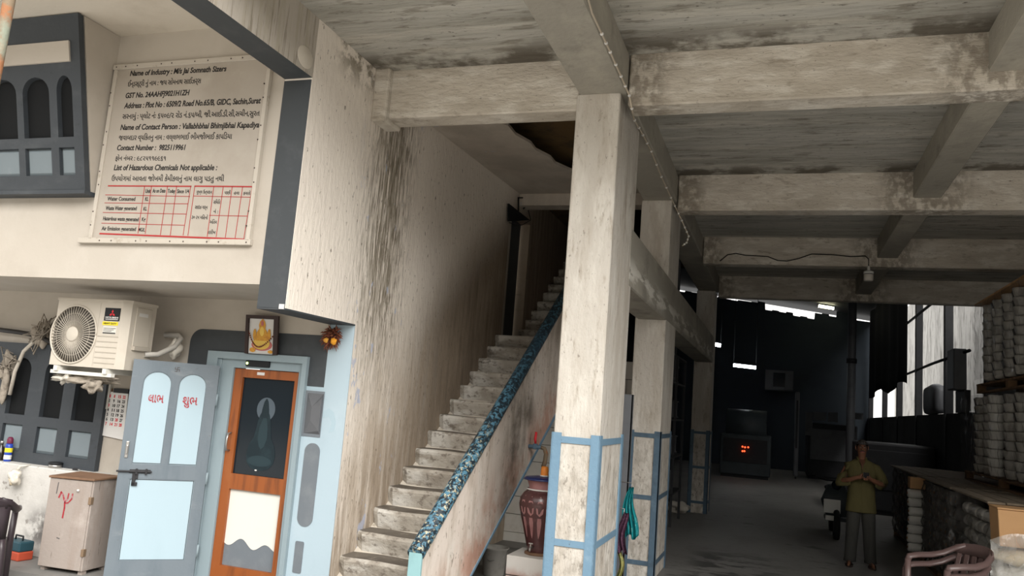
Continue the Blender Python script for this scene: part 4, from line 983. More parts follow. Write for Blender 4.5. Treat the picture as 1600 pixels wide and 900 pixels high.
tube('spout', [(sx+.12,sy_,sz+.0),(sx+.165,sy_,sz-.01),(sx+.185,sy_,sz-.06),(sx+.18,sy_,sz-.13),(sx+.165,sy_,sz-.19)], [.018,.02,.022,.022,.022], 'rust', ft, 10)
box('valve', sx+.05, sx+.09, sy_-.022, sy_+.022, sz-.024, sz+.03, 'steelblue2', ft, bev=.006)
tube('lever', [(sx+.07,sy_,sz+.03),(sx+.065,sy_-.005,sz+.07),(sx+.07,sy_-.005,sz+.145)], [.012,.014,.012], 'red', ft)

# ---- cloths behind the first column ---------------------------------------
def drape(name, label, cx, cy, z0, z1, w0, w1, m, folds, seed):
    t = thing(name, label, 'cloth', (cx, cy, z0)); bm = bmesh.new(); rr = random.Random(seed); V = []; nz, nx = 14, 22; ph = rr.uniform(0, 6)
    for i in range(nz+1):
        s_ = i/nz; z = z1+(z0-z1)*s_; w_ = w0+(w1-w0)*min(1, s_*1.6)
        for j in range(nx+1):
            u = j/nx-.5; V.append(bm.verts.new((cx+u*w_+.02*sin(s_*5+seed), cy+.030*sin(u*folds+ph+s_*1.5)*min(1,.3+s_), z+.02*sin(u*9+seed)*s_)))
    for i in range(nz):
        for j in range(nx): a = i*(nx+1)+j; bm.faces.new((V[a], V[a+1], V[a+nx+2], V[a+nx+1]))
    bmesh.ops.solidify(bm, geom=bm.faces[:], thickness=.004)
    obj('cloth', bm, m, t, True)
    tube('hook', [(cx,cy+.0,z1-.01),(cx-.0,cy+.02,z1+.03),(-1.26,cy+.0,z1+.035)], .004, 'steel', t); return t
drape('teal_cloth', 'teal printed cloth hanging behind the nearest column', -1.16, 6.95, .76, 1.17, .04, .12, 'cloth_teal', 22, 3)
drape('purple_cloth', 'purple checked cloth hanging below and left of the teal cloth', -1.20, 6.88, .64, .96, .05, .09, 'cloth_purple', 16, 8)
drape('yellow_cloth', 'narrow yellow green cloth strip hanging lowest behind the nearest column', -1.215, 6.90, .42, .68, .03, .04, 'cloth_yellow', 9, 5)
pi_ = thing('steel_angle_post', 'thin grey steel post standing behind the nearest column', 'post', (-1.27, 7.3, 0))
bm = bmesh.new(); B(bm, -1.33, -1.25, 7.3, 7.31, 0, 1.95); B(bm, -1.26, -1.25, 7.3, 7.36, 0, 1.95); obj('angle', bm, 'machinegrey', pi_)

# ---- pendant lamp and wires ------------------------------------------------
lx, ly, lz = 1.16, 12.36, 0
lp = thing('pendant_bulb', 'unlit white bulb in a holder hanging on a wire below a beam', 'lamp', (1.158, 12.3, 3.86))
lp['category'] = 'lamp'
lathe('bulb', [(.001,3.89),(.055,3.895),(.064,3.91),(.064,3.985),(.052,3.995)], 'bulb', lp, 24, (1.158,12.3,0)); lathe('collar', [(.064,3.997),(.068,4.003),(.068,4.03),(.03,4.045)], 'whitepaper', lp, 24, (1.158,12.3,0)); lathe('band', [(.06,3.985),(.06,4.0)], 'black', lp, 24, (1.158,12.3,0))
lathe('holder', [(.02,4.04),(.022,4.05),(.018,4.09),(.010,4.11),(.001,4.112)], 'offwhite', lp, 16, (1.158,12.3,0))
pts = [on(x, y, 'Y', 12.47) for x, y in ((1125,408),(1137,398),(1150,396),(1165,399),(1185,400),(1200,401),(1215,407),(1230,408),(1248,404),(1268,397),(1300,398),(1330,401),(1352,400))]
tube('flex', [*pts, (1.158,12.40,4.24), (1.158,12.31,4.21), (1.158,12.3,4.11)], .0075, 'cable', lp, 6)
w_pts = [on(x, y, 'Z', 4.25-.012) for x, y in ((916,-12),(922,14),(936,40),(953,80),(971,118),(983,146))]
w_pts = [Vector((min(p.x, -1.20), p.y, 4.25-.02)) for p in w_pts]
w2_ = [on(x, y, 'Y', 9.12) for x, y in ((992,187),(1005,212),(1017,235),(1033,275),(1048,308),(1062,335),(1072,357))]
lw = thing('string_lights', 'pale string of tiny lights running along the main beam to the second column', 'string lights', tuple(w_pts[2]))
seq = [on(x, y, 'Y', yy) for (x, y), yy in zip(((917,-10),(925,20),(940,52),(953,80),(970,118),(983,148),(991,187),(1004,210),(1017,235),(1033,275),(1048,308),(1060,333),(1070,355),(1076,369),(1073,379),(1066,384)), (4.3,4.6,5.0,5.3,5.65,5.85,6.3,6.9,7.4,8.1,8.7,9.05,9.05,9.05,9.04,9.03))]
boxes_ = [(-1.57,-1.19,3.4,16.2,4.25,9),(-1.59,-1.24,5.91,6.82,0,4.25),(-1.18,8,5.91,6.15,4.14,9),(-1.18,8,9.19,9.43,4.14,9),(-1.59,-1.24,9.15,10.06,0,4.25),(-9,9,0,20,4.56,9),(-1.57,-1.23,6.7,16,2.85,3.36)]
def clear(p):
    o_ = Vector((0,0,EYE)); q = p.copy()
    for _ in range(200):
        if any(b_[0]-.014 < q.x < b_[1]+.014 and b_[2]-.014 < q.y < b_[3]+.014 and b_[4]-.014 < q.z < b_[5]+.014 for b_ in boxes_): q = o_+(q-o_)*.996
        else: break
    return q
fine_ = []
for a, b_ in zip(seq, seq[1:]): fine_ += [a.lerp(b_, k/6) for k in range(6)]
seq = [clear(p) for p in fine_+[seq[-1]]]
tube('wire', seq, .0065, 'stringwire', lw, 6)
bead = None
for a, b_ in zip(seq[12::3], seq[13::3]):
    p = a.lerp(b_, .2); bm = bmesh.new(); bmesh.ops.create_icosphere(bm, subdivisions=2, radius=.013, matrix=Matrix.Translation(p)); obj('light_bead', bm, 'whitepaper', lw, True)
rp = thing('rusty_pipe', 'rusty leaning pipe at the upper corner beside the upper window', 'pipe', (-4.4, 3.0, 3.3))
pa, pb = on(22, -40, 'Y', 3.2), on(-12, 140, 'Y', 3.2)
tube('pipe', [pa+(pa-pb)*.35, pa, pb, pb+(pb-pa)*1.2], .032, 'rust', rp, 12)
box('wall_clip', pa.x-.05, pa.x+.05, pa.y-.04, pa.y+.04, 4.50, 4.56, 'rust', rp)
ha = thing('door_hood', 'small dark sheet hood over the landing doorway', 'hood', (-3.35, 9.9, 4.2))
hd = [on(x, y, 'X', XW+.03) for x, y in ((793,318),(826,344),(793,346))]
bm = bmesh.new(); A_ = [bm.verts.new(p) for p in hd]; C_ = [bm.verts.new(p+Vector((.02,0,0))) for p in hd]; bm.faces.new(A_); bm.faces.new(C_[::-1])
for i in range(3): bm.faces.new((A_[i], A_[(i+1)%3], C_[(i+1)%3], C_[i]))
obj('sheet', bm, 'void', ha); tube('loose_wire', [hd[2]+Vector((.03,-.02,-.02)), hd[2].lerp(hd[1],.5)+Vector((.05,0,-.06)), hd[1]+Vector((.03,0,.0)), hd[1]+Vector((-.02,0,.15))], .006, 'cable', ha)
mb = thing('wall_bracket', 'bent metal bracket with a cable above the landing doorway', 'bracket', (-3.35, 10.0, 4.5))
b3 = [on(x, y, 'X', XW+.04) for x, y in ((810,330),(810,309),(820,309),(827,316),(818,326))]
tube('bracket', b3, .012, 'cable', mb); 

# ================================================================ yarn stores
def spool_proto(name, r, h, m, label, group, n=14):
    t = thing(name, label, 'yarn spool', (0,0,0), 0, group, world=False)
    lathe('yarn', [(.42*r,.0),(.74*r,.004),(r*.80,.02),(r*.86,.35*h),(r*.97,.78*h),(r,.90*h),(r*.9,.97*h),(.42*r,.975*h)], m, t, n)
    lathe('core_tube', [(.30*r,-.001),(.30*r,h*.985)], 'core', t, 8); return t
def pallet(x0, x1, y0, y1, z, label, group=None):
    t = thing('wooden_pallet', label, 'pallet', ((x0+x1)/2,(y0+y1)/2,z), 0, group)
    ny = max(4, int((y1-y0)/.16))
    for k in range(ny):
        a = y0+(y1-y0)*k/ny; box('deck_board', x0, x1, a+.01, a+(y1-y0)/ny-.01, z+.10, z+.122, 'pallet', t)
    for x in (x0+.05, (x0+x1)/2, x1-.05):
        for k in range(3):
            y = y0+.07+(y1-y0-.14)*k/2; box('block', x-.045, x+.045, y-.06, y+.06, z+.02, z+.10, 'pallet', t)
        box('bottom_board', x-.045, x+.045, y0, y1, z, z+.02, 'pallet', t)
    return t
def film_wrap(name, label, x0, x1, y0, y1, z0, z1, m, seed, amp=.018):
    t = thing(name, label, 'plastic wrap', ((x0+x1)/2,(y0+y1)/2,z0)); bm = bmesh.new(); rr = random.Random(seed)
    P = []; nz = 30
    per = [(x0,y1),(x0,y0),(x1,y0)]
    path = []
    for (ax, ay), (bx, by) in zip(per, per[1:]):
        n_ = max(4, int(math.hypot(bx-ax, by-ay)/.05))
        for k in range(n_): path.append((ax+(bx-ax)*k/n_, ay+(by-ay)*k/n_))
    path.append(per[-1])
    c0, d0 = rr.uniform(0,9), rr.uniform(0,9)
    for i in range(nz+1):
        z = z0+(z1-z0)*i/nz
        for j, (x, y) in enumerate(path):
            o_ = amp*(sin(j*.9+c0)+.6*sin(j*2.3+i*.5+d0)+.7*sin(i*1.1+j*.35)); P.append(bm.verts.new((x-.02+o_ if x < (x0+x1)/2 else x+o_, y-.02+o_*.7, z)))
    W_ = len(path)
    for i in range(nz):
        for j in range(W_-1): a = i*W_+j; bm.faces.new((P[a], P[a+1], P[a+W_+1], P[a+W_]))
    obj('film', bm, m, t, True); return t

# low row of wrapped pallets along the aisle -----------------------------
LX = 1.95
pallet(LX+.02, LX+1.05, 13.0, 16.0, 0, 'floor pallet under the farthest dark wrapped yarn pile')
pallet(LX+.02, LX+1.05, 10.75, 12.85, 0, 'floor pallet under the middle dark wrapped yarn pile')
pallet(LX+.02, LX+1.05, 8.95, 10.6, 0, 'floor pallet under the nearest yarn pile with the carton')
g_low = 'yarn rolls under dusty film in the low aisle piles'
def roll_proto(name, r, L_, m, label, group):
    """roll lying with its axis along X (its end faces the aisle)"""
    t = thing(name, label, 'yarn roll', (0,0,0), 0, group, world=False)
    bm = bmesh.new(); LA(bm, [(.30*r,0),(.80*r,.0),(.97*r,.012),(r,.04),(r*.97,L_-.03),(r*.8,L_),(.3*r,L_)], 14, axis='X'); obj('yarn', bm, m, t, True)
    bm = bmesh.new(); LA(bm, [(.28*r,-.006),(.28*r,L_+.006)], 8, axis='X'); obj('core_tube', bm, 'core', t); return t
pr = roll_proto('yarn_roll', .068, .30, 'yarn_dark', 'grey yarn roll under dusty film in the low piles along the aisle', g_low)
first = True
for (ya, yb) in ((13.3, 15.9), (10.8, 12.75)):
    n_ = int((yb-ya)/.27)
    for r_ in range(7):
        for k in range(n_):
            loc = (LX+.06, ya+.12+(yb-ya)*k/n_+(.05 if r_ % 2 else 0), .19+r_*.142)
            if first: pr.location = loc; first = False
            else: dup(pr, loc)
# bright end column of the farthest pile
g_br = 'bright white rolls at the end of the farthest low pile'
pb_ = roll_proto('yarn_roll', .062, .20, 'yarn_bright', 'bright white yarn roll in the end column beside the dark wrapped pile', g_br)
for r_ in range(7):
    loc = (LX-.15+.01*sin(r_*5), 13.08, .20+r_*.125)
    if r_ == 0: pb_.location = loc; pb_.rotation_euler = (0,0,radians(4))
    else: dup(pb_, loc, radians(4+4*sin(r_*3)))
cs = thing('carton_pad', 'tan cardboard pad on top of the bright end column of rolls', 'cardboard', (LX+.08,13.1,1.02))
box('pad', LX-.14, LX+.06, 12.99, 13.2, 1.02, 1.18, 'carton', cs, bev=.01)
# rolls on top of the nearest pile
g_n = 'pale rolls near the top of the nearest low pile'
pn = roll_proto('yarn_roll', .062, .225, 'yarn', 'pale yarn roll in the loose film left of the brown carton', g_n)
k0 = True
for r_ in range(7):
    for k in range(6):
        loc = (LX+.04+.02*sin(k*2+r_), 9.17+k*.235, .22+r_*.135)
        loc = (LX+.10+.01*sin(k*2+r_), loc[1]-.09, loc[2])
        if k0: pn.location = loc; pn.rotation_euler = (0,0,pi/2); k0 = False
        else: dup(pn, loc, pi/2)
film_wrap('film_wrap', 'dusty film around the farthest low yarn pile', LX+.02, LX+1.0, 13.28, 15.95, .13, 1.18, 'film_dark', 4, .022)
film_wrap('film_wrap', 'dark crumpled film around the middle low yarn pile', LX+.0, LX+1.0, 10.78, 12.8, .13, 1.17, 'film_dark', 6, .022)
film_wrap('film_wrap', 'loose clear film sagging over the nearest low yarn pile', LX+.0, LX+1.0, 9.08, 10.55, .13, 1.05, 'film', 8, .028)
for (ya, yb, lb_) in ((13.0,15.98,'dusty plywood sheet on the farthest low pile'),(10.72,12.86,'dusty plywood sheet on the middle low pile'),(8.9,10.6,'splintered plywood sheet on the nearest low pile')):
    t = thing('plywood_sheet', lb_, 'plywood', (LX+.5,(ya+yb)/2,1.19)); n_ = 7
    for k in range(n_):
        x = LX-.04+k*.165; bm = bmesh.new(); B(bm, x, x+.155, ya+.03*sin(k*5+ya), yb+.02*sin(k*3), 1.195+.004*sin(k*7), 1.215+.004*sin(k*7), .003, 1); obj('board', bm, 'ply', t)
# inner filling of the low piles
for (ya, yb, lb_) in ((13.3,15.95,'dark stacked yarn filling the farthest low pile'),(10.8,12.8,'dark stacked yarn filling the middle low pile'),(9.1,10.55,'dark stacked yarn filling the nearest low pile')):
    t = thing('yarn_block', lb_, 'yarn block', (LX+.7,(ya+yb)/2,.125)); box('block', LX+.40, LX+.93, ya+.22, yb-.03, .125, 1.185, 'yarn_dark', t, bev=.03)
# carton and sacks at the near end
cz0 = .84
cx = thing('cardboard_carton', 'brown cardboard carton on white sacks at the near end of the low pile', 'carton', (LX+.5, 8.78, cz0))
bm = bmesh.new(); B(bm, LX-.01, LX+.62, 8.60, 8.93, cz0+.01, cz0+.34, .008, 2)
for v in bm.verts:
    if v.co.z > cz0+.2 and v.co.x < LX+.1: v.co.x -= .015
obj('box', bm, 'carton', cx); box('flap', LX-.03, LX+.63, 8.585, 8.94, cz0+.34, cz0+.352, 'carton', cx); box('tape', LX+.27, LX+.33, 8.594, 8.60, cz0+.05, cz0+.34, 'sack', cx)
for k in range(5):
    z = .02+k*.163
    t = thing('sack', ('topmost','second','third','fourth','lowest')[4-k]+' pale woven sack in the pile under the brown carton', 'sack', (LX+.3, 8.70, z), 0, 'pale sacks under the carton')
    rings = []
    for i in range(13):
        u = i/12; x = LX-.05+.78*u; s_ = min(1, .35+2.6*min(u, 1-u)); rings.append(((x, 8.76+.01*sin(k*3+u*5), z+.08+.004*sin(u*9+k)), (0, .185*(.75+.25*s_), 0), (0, 0, .081*s_)))
    loft('bag', rings, 'sack' if k % 2 == 0 else 'offwhite', t, 16, power=2.6)
st_ = thing('strap_band', 'green packing strap down the front of carton and sacks', 'strap', (LX+.22, 8.56, .1))
tube('strap', [(LX+.225,8.583,1.19),(LX+.225,8.583,.86),(LX+.225,8.568,.75),(LX+.225,8.562,.6),(LX+.225,8.565,.4),(LX+.225,8.57,.05)], .011, 'strap', st_, 6, .3)
fw = thing('film_sheet', 'loose white film draped across the sacks and carton', 'plastic wrap', (LX+.3, 8.5, .5))
bm = bmesh.new(); V = []
for i in range(19):
    for j in range(25):
        u, v = j/24, i/18; V.append(bm.verts.new((LX-.10+.78*u, 8.545-.02*sin(u*11+v*7)-.025*sin(v*18)-.02*sin(u*23)*v, 1.02-.12*(1-u)*(1-u)-v*.95+.03*sin(u*8))))
for i in range(18):
    for j in range(24): a = i*25+j; bm.faces.new((V[a], V[a+1], V[a+26], V[a+25]))
obj('film', bm, 'film_white', fw, True)

# tall right-hand store: two tiers of cone columns on pallets --------------
TX, R_, HS = 2.56, .098, .113
pallet(TX-.03, TX+1.0, 9.3, 13.15, 1.22, 'pallet under the lower tier of the tall yarn store')
box_under = thing('crate_base', 'dark base crate carrying the pallet of the tall yarn store', 'crate', (TX+.5, 11.2, 0)); box('crate', TX+.5, TX+1.0, 9.3, 13.1, 0, 1.215, 'darkmachine', box_under, bev=.02); 
for k in range(4): box('plank', TX+.49, TX+.5, 9.3, 13.1, .05+k*.3, .25+k*.3, 'pallet', box_under)
g_t = 'white yarn cones in the tall wrapped store'
s1 = spool_proto('yarn_cone', R_, HS, 'yarn', 'white yarn cone in a column of the tall film wrapped store', g_t)
s2 = spool_proto('yarn_cone', R_*1.06, HS, 'yarn_bright', 'bright yarn cone in the lightest column of the tall store', 'bright cones in the lightest column of the tall store')
s3 = spool_proto('yarn_cone', R_*.95, HS, 'yarn_dark', 'yarn cone coloured dark for shade in a column of the tall film wrapped store', 'dim cones in the tall wrapped store')
f1 = f2 = f3 = True
rr = random.Random(11)
cols = [12.95-.255*k for k in range(14)]
for tier, (zb, ycap) in enumerate(((1.345, 20), (2.565, 12.25))):
    for ci, y in enumerate(cols):
        if y > ycap: continue
        for r_ in range(9):
            bright = tier == 0 and ci == 5
            loc = (TX+.10+.012*rr.uniform(-1,1)-(.05 if bright else 0), y+.008*rr.uniform(-1,1), zb+r_*HS)
            if bright:
                if f2: s2.location = loc; f2 = False
                else: dup(s2, loc, rr.uniform(0,6))
            else:
                if ci % 2 == 0:
                    loc = (loc[0]+.05, loc[1], loc[2])
                    if f3: s3.location = loc; f3 = False
                    else: dup(s3, loc, rr.uniform(0,6))
                elif f1: s1.location = loc; f1 = False
                else: dup(s1, loc, rr.uniform(0,6))
for zb in (1.345, 2.565):                                        # front ends of the same store
    for ci, x in enumerate((TX+.36, TX+.615, TX+.87)):
        for r_ in range(9): dup(s1 if ci % 2 else s3, (x, 9.42+.01*rr.uniform(-1,1), zb+r_*HS), rr.uniform(0,6))
pallet(TX-.03, TX+1.0, 9.3, 12.4, 2.40, 'pallet between the two tiers of the tall yarn store')
t = thing('yarn_block', 'dark yarn filling behind the lower tier of the tall store', 'yarn block', (TX+.6,11.2,1.345)); box('block', TX+.24, TX+.93, 9.56, 13.05, 1.345, 2.38, 'yarn_dark', t, bev=.03)
t = thing('yarn_block', 'dark yarn filling behind the upper tier of the tall store', 'yarn block', (TX+.6,11.2,2.53)); box('block', TX+.24, TX+.93, 9.56, 12.3, 2.525, 3.57, 'yarn_dark', t, bev=.03)
t = thing('plywood_sheet', 'plywood cover on the upper tier of the tall yarn store', 'plywood', (TX+.5,10.9,3.59)); box('board', TX-.05, TX+1.0, 9.3, 12.4, 3.59, 3.615, 'carton', t)
film_wrap('film_wrap', 'clear film around the lower tier of the tall yarn store', TX-.06, TX+1.0, 9.27, 13.1, 1.35, 2.37, 'film', 12, .012)
film_wrap('film_wrap', 'clear film around the upper tier of the tall yarn store', TX-.06, TX+1.0, 9.27, 12.35, 2.57, 3.58, 'film', 14, .012)

# ---- dark shed contents ----------------------------------------------------
fp = thing('flue_pipe', 'tall grey vertical flue pipe in the dark shed', 'pipe', (2.0, 26, 0)); P1 = on(1330, 600, 'Y', 26)
lathe('pipe', [(.12,0),(.12,2.2),(.12,3.4),(.12,5.2),(.12,6.25)], 'machinegrey', fp, 20, (P1.x,26,0)); lathe('joint', [(.15,3.72),(.15,3.86)], 'darksteel', fp, 20, (P1.x,26,0))
def machine(name, label, cat, px0, px1, pyt, Y, depth, m, extra=None):
    a, b_ = on(px0, pyt, 'Y', Y), on(px1, pyt, 'Y', Y); t = thing(name, label, cat, ((a.x+b_.x)/2, Y+depth/2, 0))
    box('body', a.x, b_.x, Y, Y+depth, .08, a.z, m, t, bev=.04); box('plinth', a.x+.05, b_.x-.05, Y+.05, Y+depth-.05, 0, .09, 'darksteel', t)
    box('cover', a.x+.1, b_.x-.1, Y-.02, Y+.02, a.z*.35, a.z*.9, 'machinegrey' if extra else 'darksteel', t, bev=.01); return t, a, b_
m1, a, b_ = machine('sizing_machine', 'dark drum machine with red indicator lights in the far shed', 'machine', 1126, 1205, 676, 27, 2.0, 'darkmachine')
for (x, y) in ((1160,698),(1164,699),(1169,699),(1160,705),(1163,705)):
    p = on(x, y, 'Y', 26.93); lathe('indicator', [(.02,p.y-.02),(.028,p.y+.05)], 'ledred', m1, 10, (p.x,0,p.z), 'Y')
lathe('drum', [(.55,a.x+.15),(.55,b_.x-.15)], 'darkmachine', m1, 28, (0,27.6,a.z+.25), 'X')
machine('control_cabinet', 'dark upright control cabinet at the back of the shed', 'cabinet', 1243, 1250, 612, 29, .5, 'machinegrey')
machine('dark_machine', 'low black machine behind the standing man', 'machine', 1345, 1462, 690, 19.5, 2.2, 'darksteel')
machine('boiler_cabinet', 'broad black machine housing in the middle of the dark shed', 'machine', 1262, 1340, 660, 30, 1.6, 'darksteel', True)
wp = thing('white_panel', 'pale L shaped panel on the machine housing in the dark shed', 'panel', (1.2, 29.9, 1.5))
for (x0_, x1_, y0_, y1_) in ((1258,1270,645,680),(1271,1291,645,656),(1294,1309,645,659),(1333,1349,646,655)):
    q0, q1 = on(x0_, y1_, 'Y', 29.9), on(x1_, y0_, 'Y', 29.9); box('sheet', q0.x, q1.x, 29.88, 29.99, q0.z, q1.z, 'machinegrey', wp)
ck = thing('window_box', 'dim glazed office box on the far shed wall', 'cabin', (0, 33, 2)); q0, q1 = on(1195, 608, 'Y', 33), on(1240, 580, 'Y', 33)
box('box', q0.x, q1.x, 33, 34.02, q0.z, q1.z, 'machinegrey', ck); box('pane', q0.x+.3, q1.x-.3, 32.97, 33.0, q0.z+.12, q1.z-.1, 'glass_dark', ck)
for nm, lb_, (xa, ya, xb, yb), Y, m in (('tube_lamp', 'white fluorescent tube over the machines at the left of the shed', (1146,570.5,1181,574.5), 30, 'tubelight'), ('tube_lamp', 'short white fluorescent tube beside the third column', (1117,538,1126,540), 26, 'tubelight'), ('tube_lamp', 'yellowish fluorescent tube under the shed roof by the light gap', (1279,478,1303,482), 32.5, 'tubewarm')):
    A_, Bq = on(xa, ya, 'Y', Y), on(xb, yb, 'Y', Y); t = thing(nm, lb_, 'lamp', tuple((A_+Bq)/2))
    tube('tube', [A_, Bq], .055, m, t, 8); tube('fitting', [A_+Vector((0,.05,.07)), Bq+Vector((0,.05,.07))], .05, 'darksteel', t, 6)
    for P_ in (A_, Bq): tube('hanger', [P_+Vector((0,.05,.07)), Vector((P_.x, P_.y+.05, roofz(P_.x)+.02))], .012, 'darksteel', t, 5)
tq = thing('tarpaulin', 'black tarpaulin hung between the side posts of the shed', 'tarpaulin', (3.2, 28, 3))
bm = bmesh.new(); V = []
for i in range(9):
    for j in range(25):
        y = 23.3+9.3*j/24; zb = 3.05+.28*sin(pi*j/24)*0+.25*(1 if j < 3 else 0)*0; zt = roofz(3.2)-.02; V.append(bm.verts.new((3.16+.04*sin(j*1.3), y, zb+.12*sin(j*.5)+(zt-zb-.12*sin(j*.5))*i/8)))
for i in range(8):
    for j in range(24): k = i*25+j; bm.faces.new((V[k], V[k+1], V[k+26], V[k+25]))
bmesh.ops.solidify(bm, geom=bm.faces[:], thickness=.01); obj('sheet', bm, 'tarp', tq, True)
db = thing('duct_box', 'grey upright metal box fixed beside the tall yarn store', 'box', (3.2, 17.2, 2.6)); box('box', 3.04, 3.26, 16.7, 17.3, 2.66, 3.42, 'machinegrey', db, bev=.02); box('wall_strap', 3.2, 3.3, 16.6, 17.4, 2.25, 2.66, 'darksteel', db)
cr2 = thing('wrapped_bundle', 'grey plastic wrapped bundle on the low side wall of the shed', 'bundle', (3.3, 20.4, 2.25)); loft('bundle', [((3.32,19.55,2.56),(.05,0,0),(0,0,.2)),((3.32,19.6,2.57),(.12,0,0),(0,0,.30)),((3.33,20.3,2.60),(.13,0,.02),(0,0,.345)),((3.32,21.1,2.57),(.12,0,-.01),(0,0,.31)),((3.32,21.2,2.56),(.05,0,0),(0,0,.2))], 'machinegrey', cr2, 20, power=4)
# white-fronted motor scooter parked in the dark behind the man
scp = on(1308, 800, 'Z', 0)
sc_ = thing('parked_scooter', 'dark scooter with a white plate parked behind the man', 'scooter', (.95, 14.6, 0), 0, world=False)
for y in (0, 1.15):
    bm = bmesh.new(); T(bm, [(0, y+.2*cos(2*pi*k/20), .22+.2*sin(2*pi*k/20)) for k in range(21)], .05, 8, False); obj('tyre', bm, 'tyre', sc_)
    bm = bmesh.new(); LA(bm, [(.13,-.04),(.13,.04)], 16, (0,y,.22), 'X'); obj('wheel_hub', bm, 'darksteel', sc_)
loft('body', [((0,.55,.35),(.12,0,0),(0,0,.12)),((0,.75,.45),(.17,0,0),(0,0,.2)),((0,1.1,.52),(.18,0,0),(0,0,.2)),((0,1.4,.58),(.1,0,0),(0,0,.1))], 'darkmachine', sc_)
loft('front_shield', [((0,.10,.35),(.16,0,0),(0,.04,0)),((0,.16,.6),(.24,0,0),(0,.05,0)),((0,.2,.85),(.14,0,0),(0,.05,0))], 'darkmachine', sc_)
box('floorboard', -.16, .16, .2, .7, .26, .32, 'darkmachine', sc_); loft('seat', [((0,.65,.72),(.13,0,0),(0,0,.05)),((0,1.0,.75),(.15,0,0),(0,0,.06)),((0,1.35,.74),(.1,0,0),(0,0,.04))], 'black', sc_)
tube('handlebar', [(-.33,.25,.95),(-.15,.2,.92),(.15,.2,.92),(.33,.25,.95)], .018, 'darksteel', sc_); box('number_plate', -.20, .06, .03, .06, .40, .62, 'plate', sc_, bev=.01); box('plate_lower', -.17, .05, .035, .06, .28, .36, 'plate', sc_, bev=.01)
lathe('headlamp', [(.001,-.05),(.07,-.04),(.08,.02)], 'glass_dark', sc_, 18, (0,.14,.85), 'Y')
for k, (x, y, s_) in enumerate(((-1.75,15.2,.14),(-1.72,15.9,.1))):
    pass
dr = thing('crumpled_wrapper', 'crumpled pale wrapper on the floor by the third column', 'litter', (-1.75, 15.7, .0)); crumple('wrapper', (-1.75,15.7,.10), (.17,.12,.10), 'plasticbag', 41, dr, 3, 1.2)
# machine racks in the dark bay left of the columns
rk = thing('machine_rack', 'dark steel rack of reels standing in the gloom behind the second column', 'rack', (-1.75, 13.6, 0))
for y in (12.4, 13.6, 14.8):
    for x in (-1.9, -1.62): box('upright', x-.02, x+.02, y-.02, y+.02, 0, 2.75, 'darksteel', rk)
for z in (.5, 1.1, 1.7, 2.3, 2.74): box('shelf', -1.92, -1.6, 12.38, 14.82, z, z+.03, 'darksteel', rk)
rr = random.Random(19); pr_ = None
for z in (.53, 1.13, 1.73, 2.33):
    for k in range(7):
        loc = (-1.76+rr.uniform(-.02,.02), 12.6+k*.33+rr.uniform(-.04,.04), z)
        if pr_ is None:
            pr_ = thing('machine_reel', 'dim grey reel on the dark rack behind the second column', 'reel', loc, 0, 'dim reels on the dark rack', world=False)
            lathe('spindle', [(.03,0),(.03,.36)], 'darksteel', pr_, 10); lathe('reel', [(.08,.02),(.085,.03),(.06,.05),(.06,.28),(.085,.30),(.08,.31)], 'machinegrey', pr_, 16)
        else: dup(pr_, loc)


# ================================================================ the man
MX, MY = 1.085, 12.05
man = thing('person', 'man in an olive green shirt and dark trousers standing with a phone in his hands', 'person', (MX, MY, 0), 0, world=False)
V3 = Vector
def skin_body(verts, edges, radii, root=0, sub=2):
    me = bpy.data.meshes.new('body'); me.from_pydata([tuple(v) for v in verts], edges, [])
    o = bpy.data.objects.new('tmpbody', me); COL.objects.link(o)
    md = o.modifiers.new('s', 'SKIN'); md.use_smooth_shade = True; sb = o.modifiers.new('u', 'SUBSURF'); sb.levels = sub; sb.render_levels = sub
    for i, r in enumerate(radii):
        d = me.skin_vertices[0].data[i]; d.radius = r if isinstance(r, tuple) else (r, r); d.use_root = (i == root)
    dg = bpy.context.evaluated_depsgraph_get(); dg.update(); out = bpy.data.meshes.new_from_object(o.evaluated_get(dg)); bpy.data.objects.remove(o)
    out.materials.clear(); return out
S, E_, Rr = [], [], []
def jv(p, r, par=None):
    S.append(V3(p)); Rr.append(r); i = len(S)-1
    if par is not None: E_.append((par, i))
    return i
pel = jv((0,0,.86), (.13,.10)); bel = jv((0,-.01,1.02), (.125,.10), pel); che = jv((0,.0,1.22), (.14,.10), bel); nb_ = jv((0,.005,1.36), (.07,.06), che); nk = jv((0,-.01,1.42), (.048,.05), nb_); hd0 = jv((0,-.02,1.475), (.055,.068), nk); hd1 = jv((0,-.022,1.545), (.067,.082), hd0); hd2 = jv((0,-.012,1.605), (.062,.078), hd1)
hands = {}
for s_ in (-1, 1):
    sh = jv((s_*.165,.01,1.32), .055, che); el = jv((s_*.265,-.02,1.085), .042, sh); fo = jv((s_*.17,-.16,1.12), .036, el); wr = jv((s_*.075,-.235,1.165), (.026,.030), fo); hands[s_] = wr
    pa_ = jv((s_*.045+.02,-.255,1.175), (.034,.018), wr); pa2 = jv((s_*.01+.025,-.275,1.185), (.030,.016), pa_)
    for k in range(4):
        b0 = V3((s_*.004+.025, -.282-.006*k, 1.205-.019*k)); L_ = (.026,.030,.028,.022)[k]
        f1_ = jv(b0, .0095, pa2); f2_ = jv(b0+V3((-s_*L_,-.016,.004)), .0088, f1_); jv(b0+V3((-s_*L_*1.5,.004,.006)), .0078, f2_)
    t1 = jv((s_*.045+.02,-.262,1.208), .0115, pa_); jv((s_*.022+.02,-.275,1.228), .0095, t1)
    hp = jv((s_*.085,0,.80), .085, pel); kn = jv((s_*.105,-.015,.45), .058, hp); an = jv((s_*.125,.01,.09), .038, kn); he = jv((s_*.13,.0,.045), (.036,.03), an); to = jv((s_*.15,-.13,.032), (.040,.022), he); jv((s_*.155,-.185,.026), (.034,.016), to)
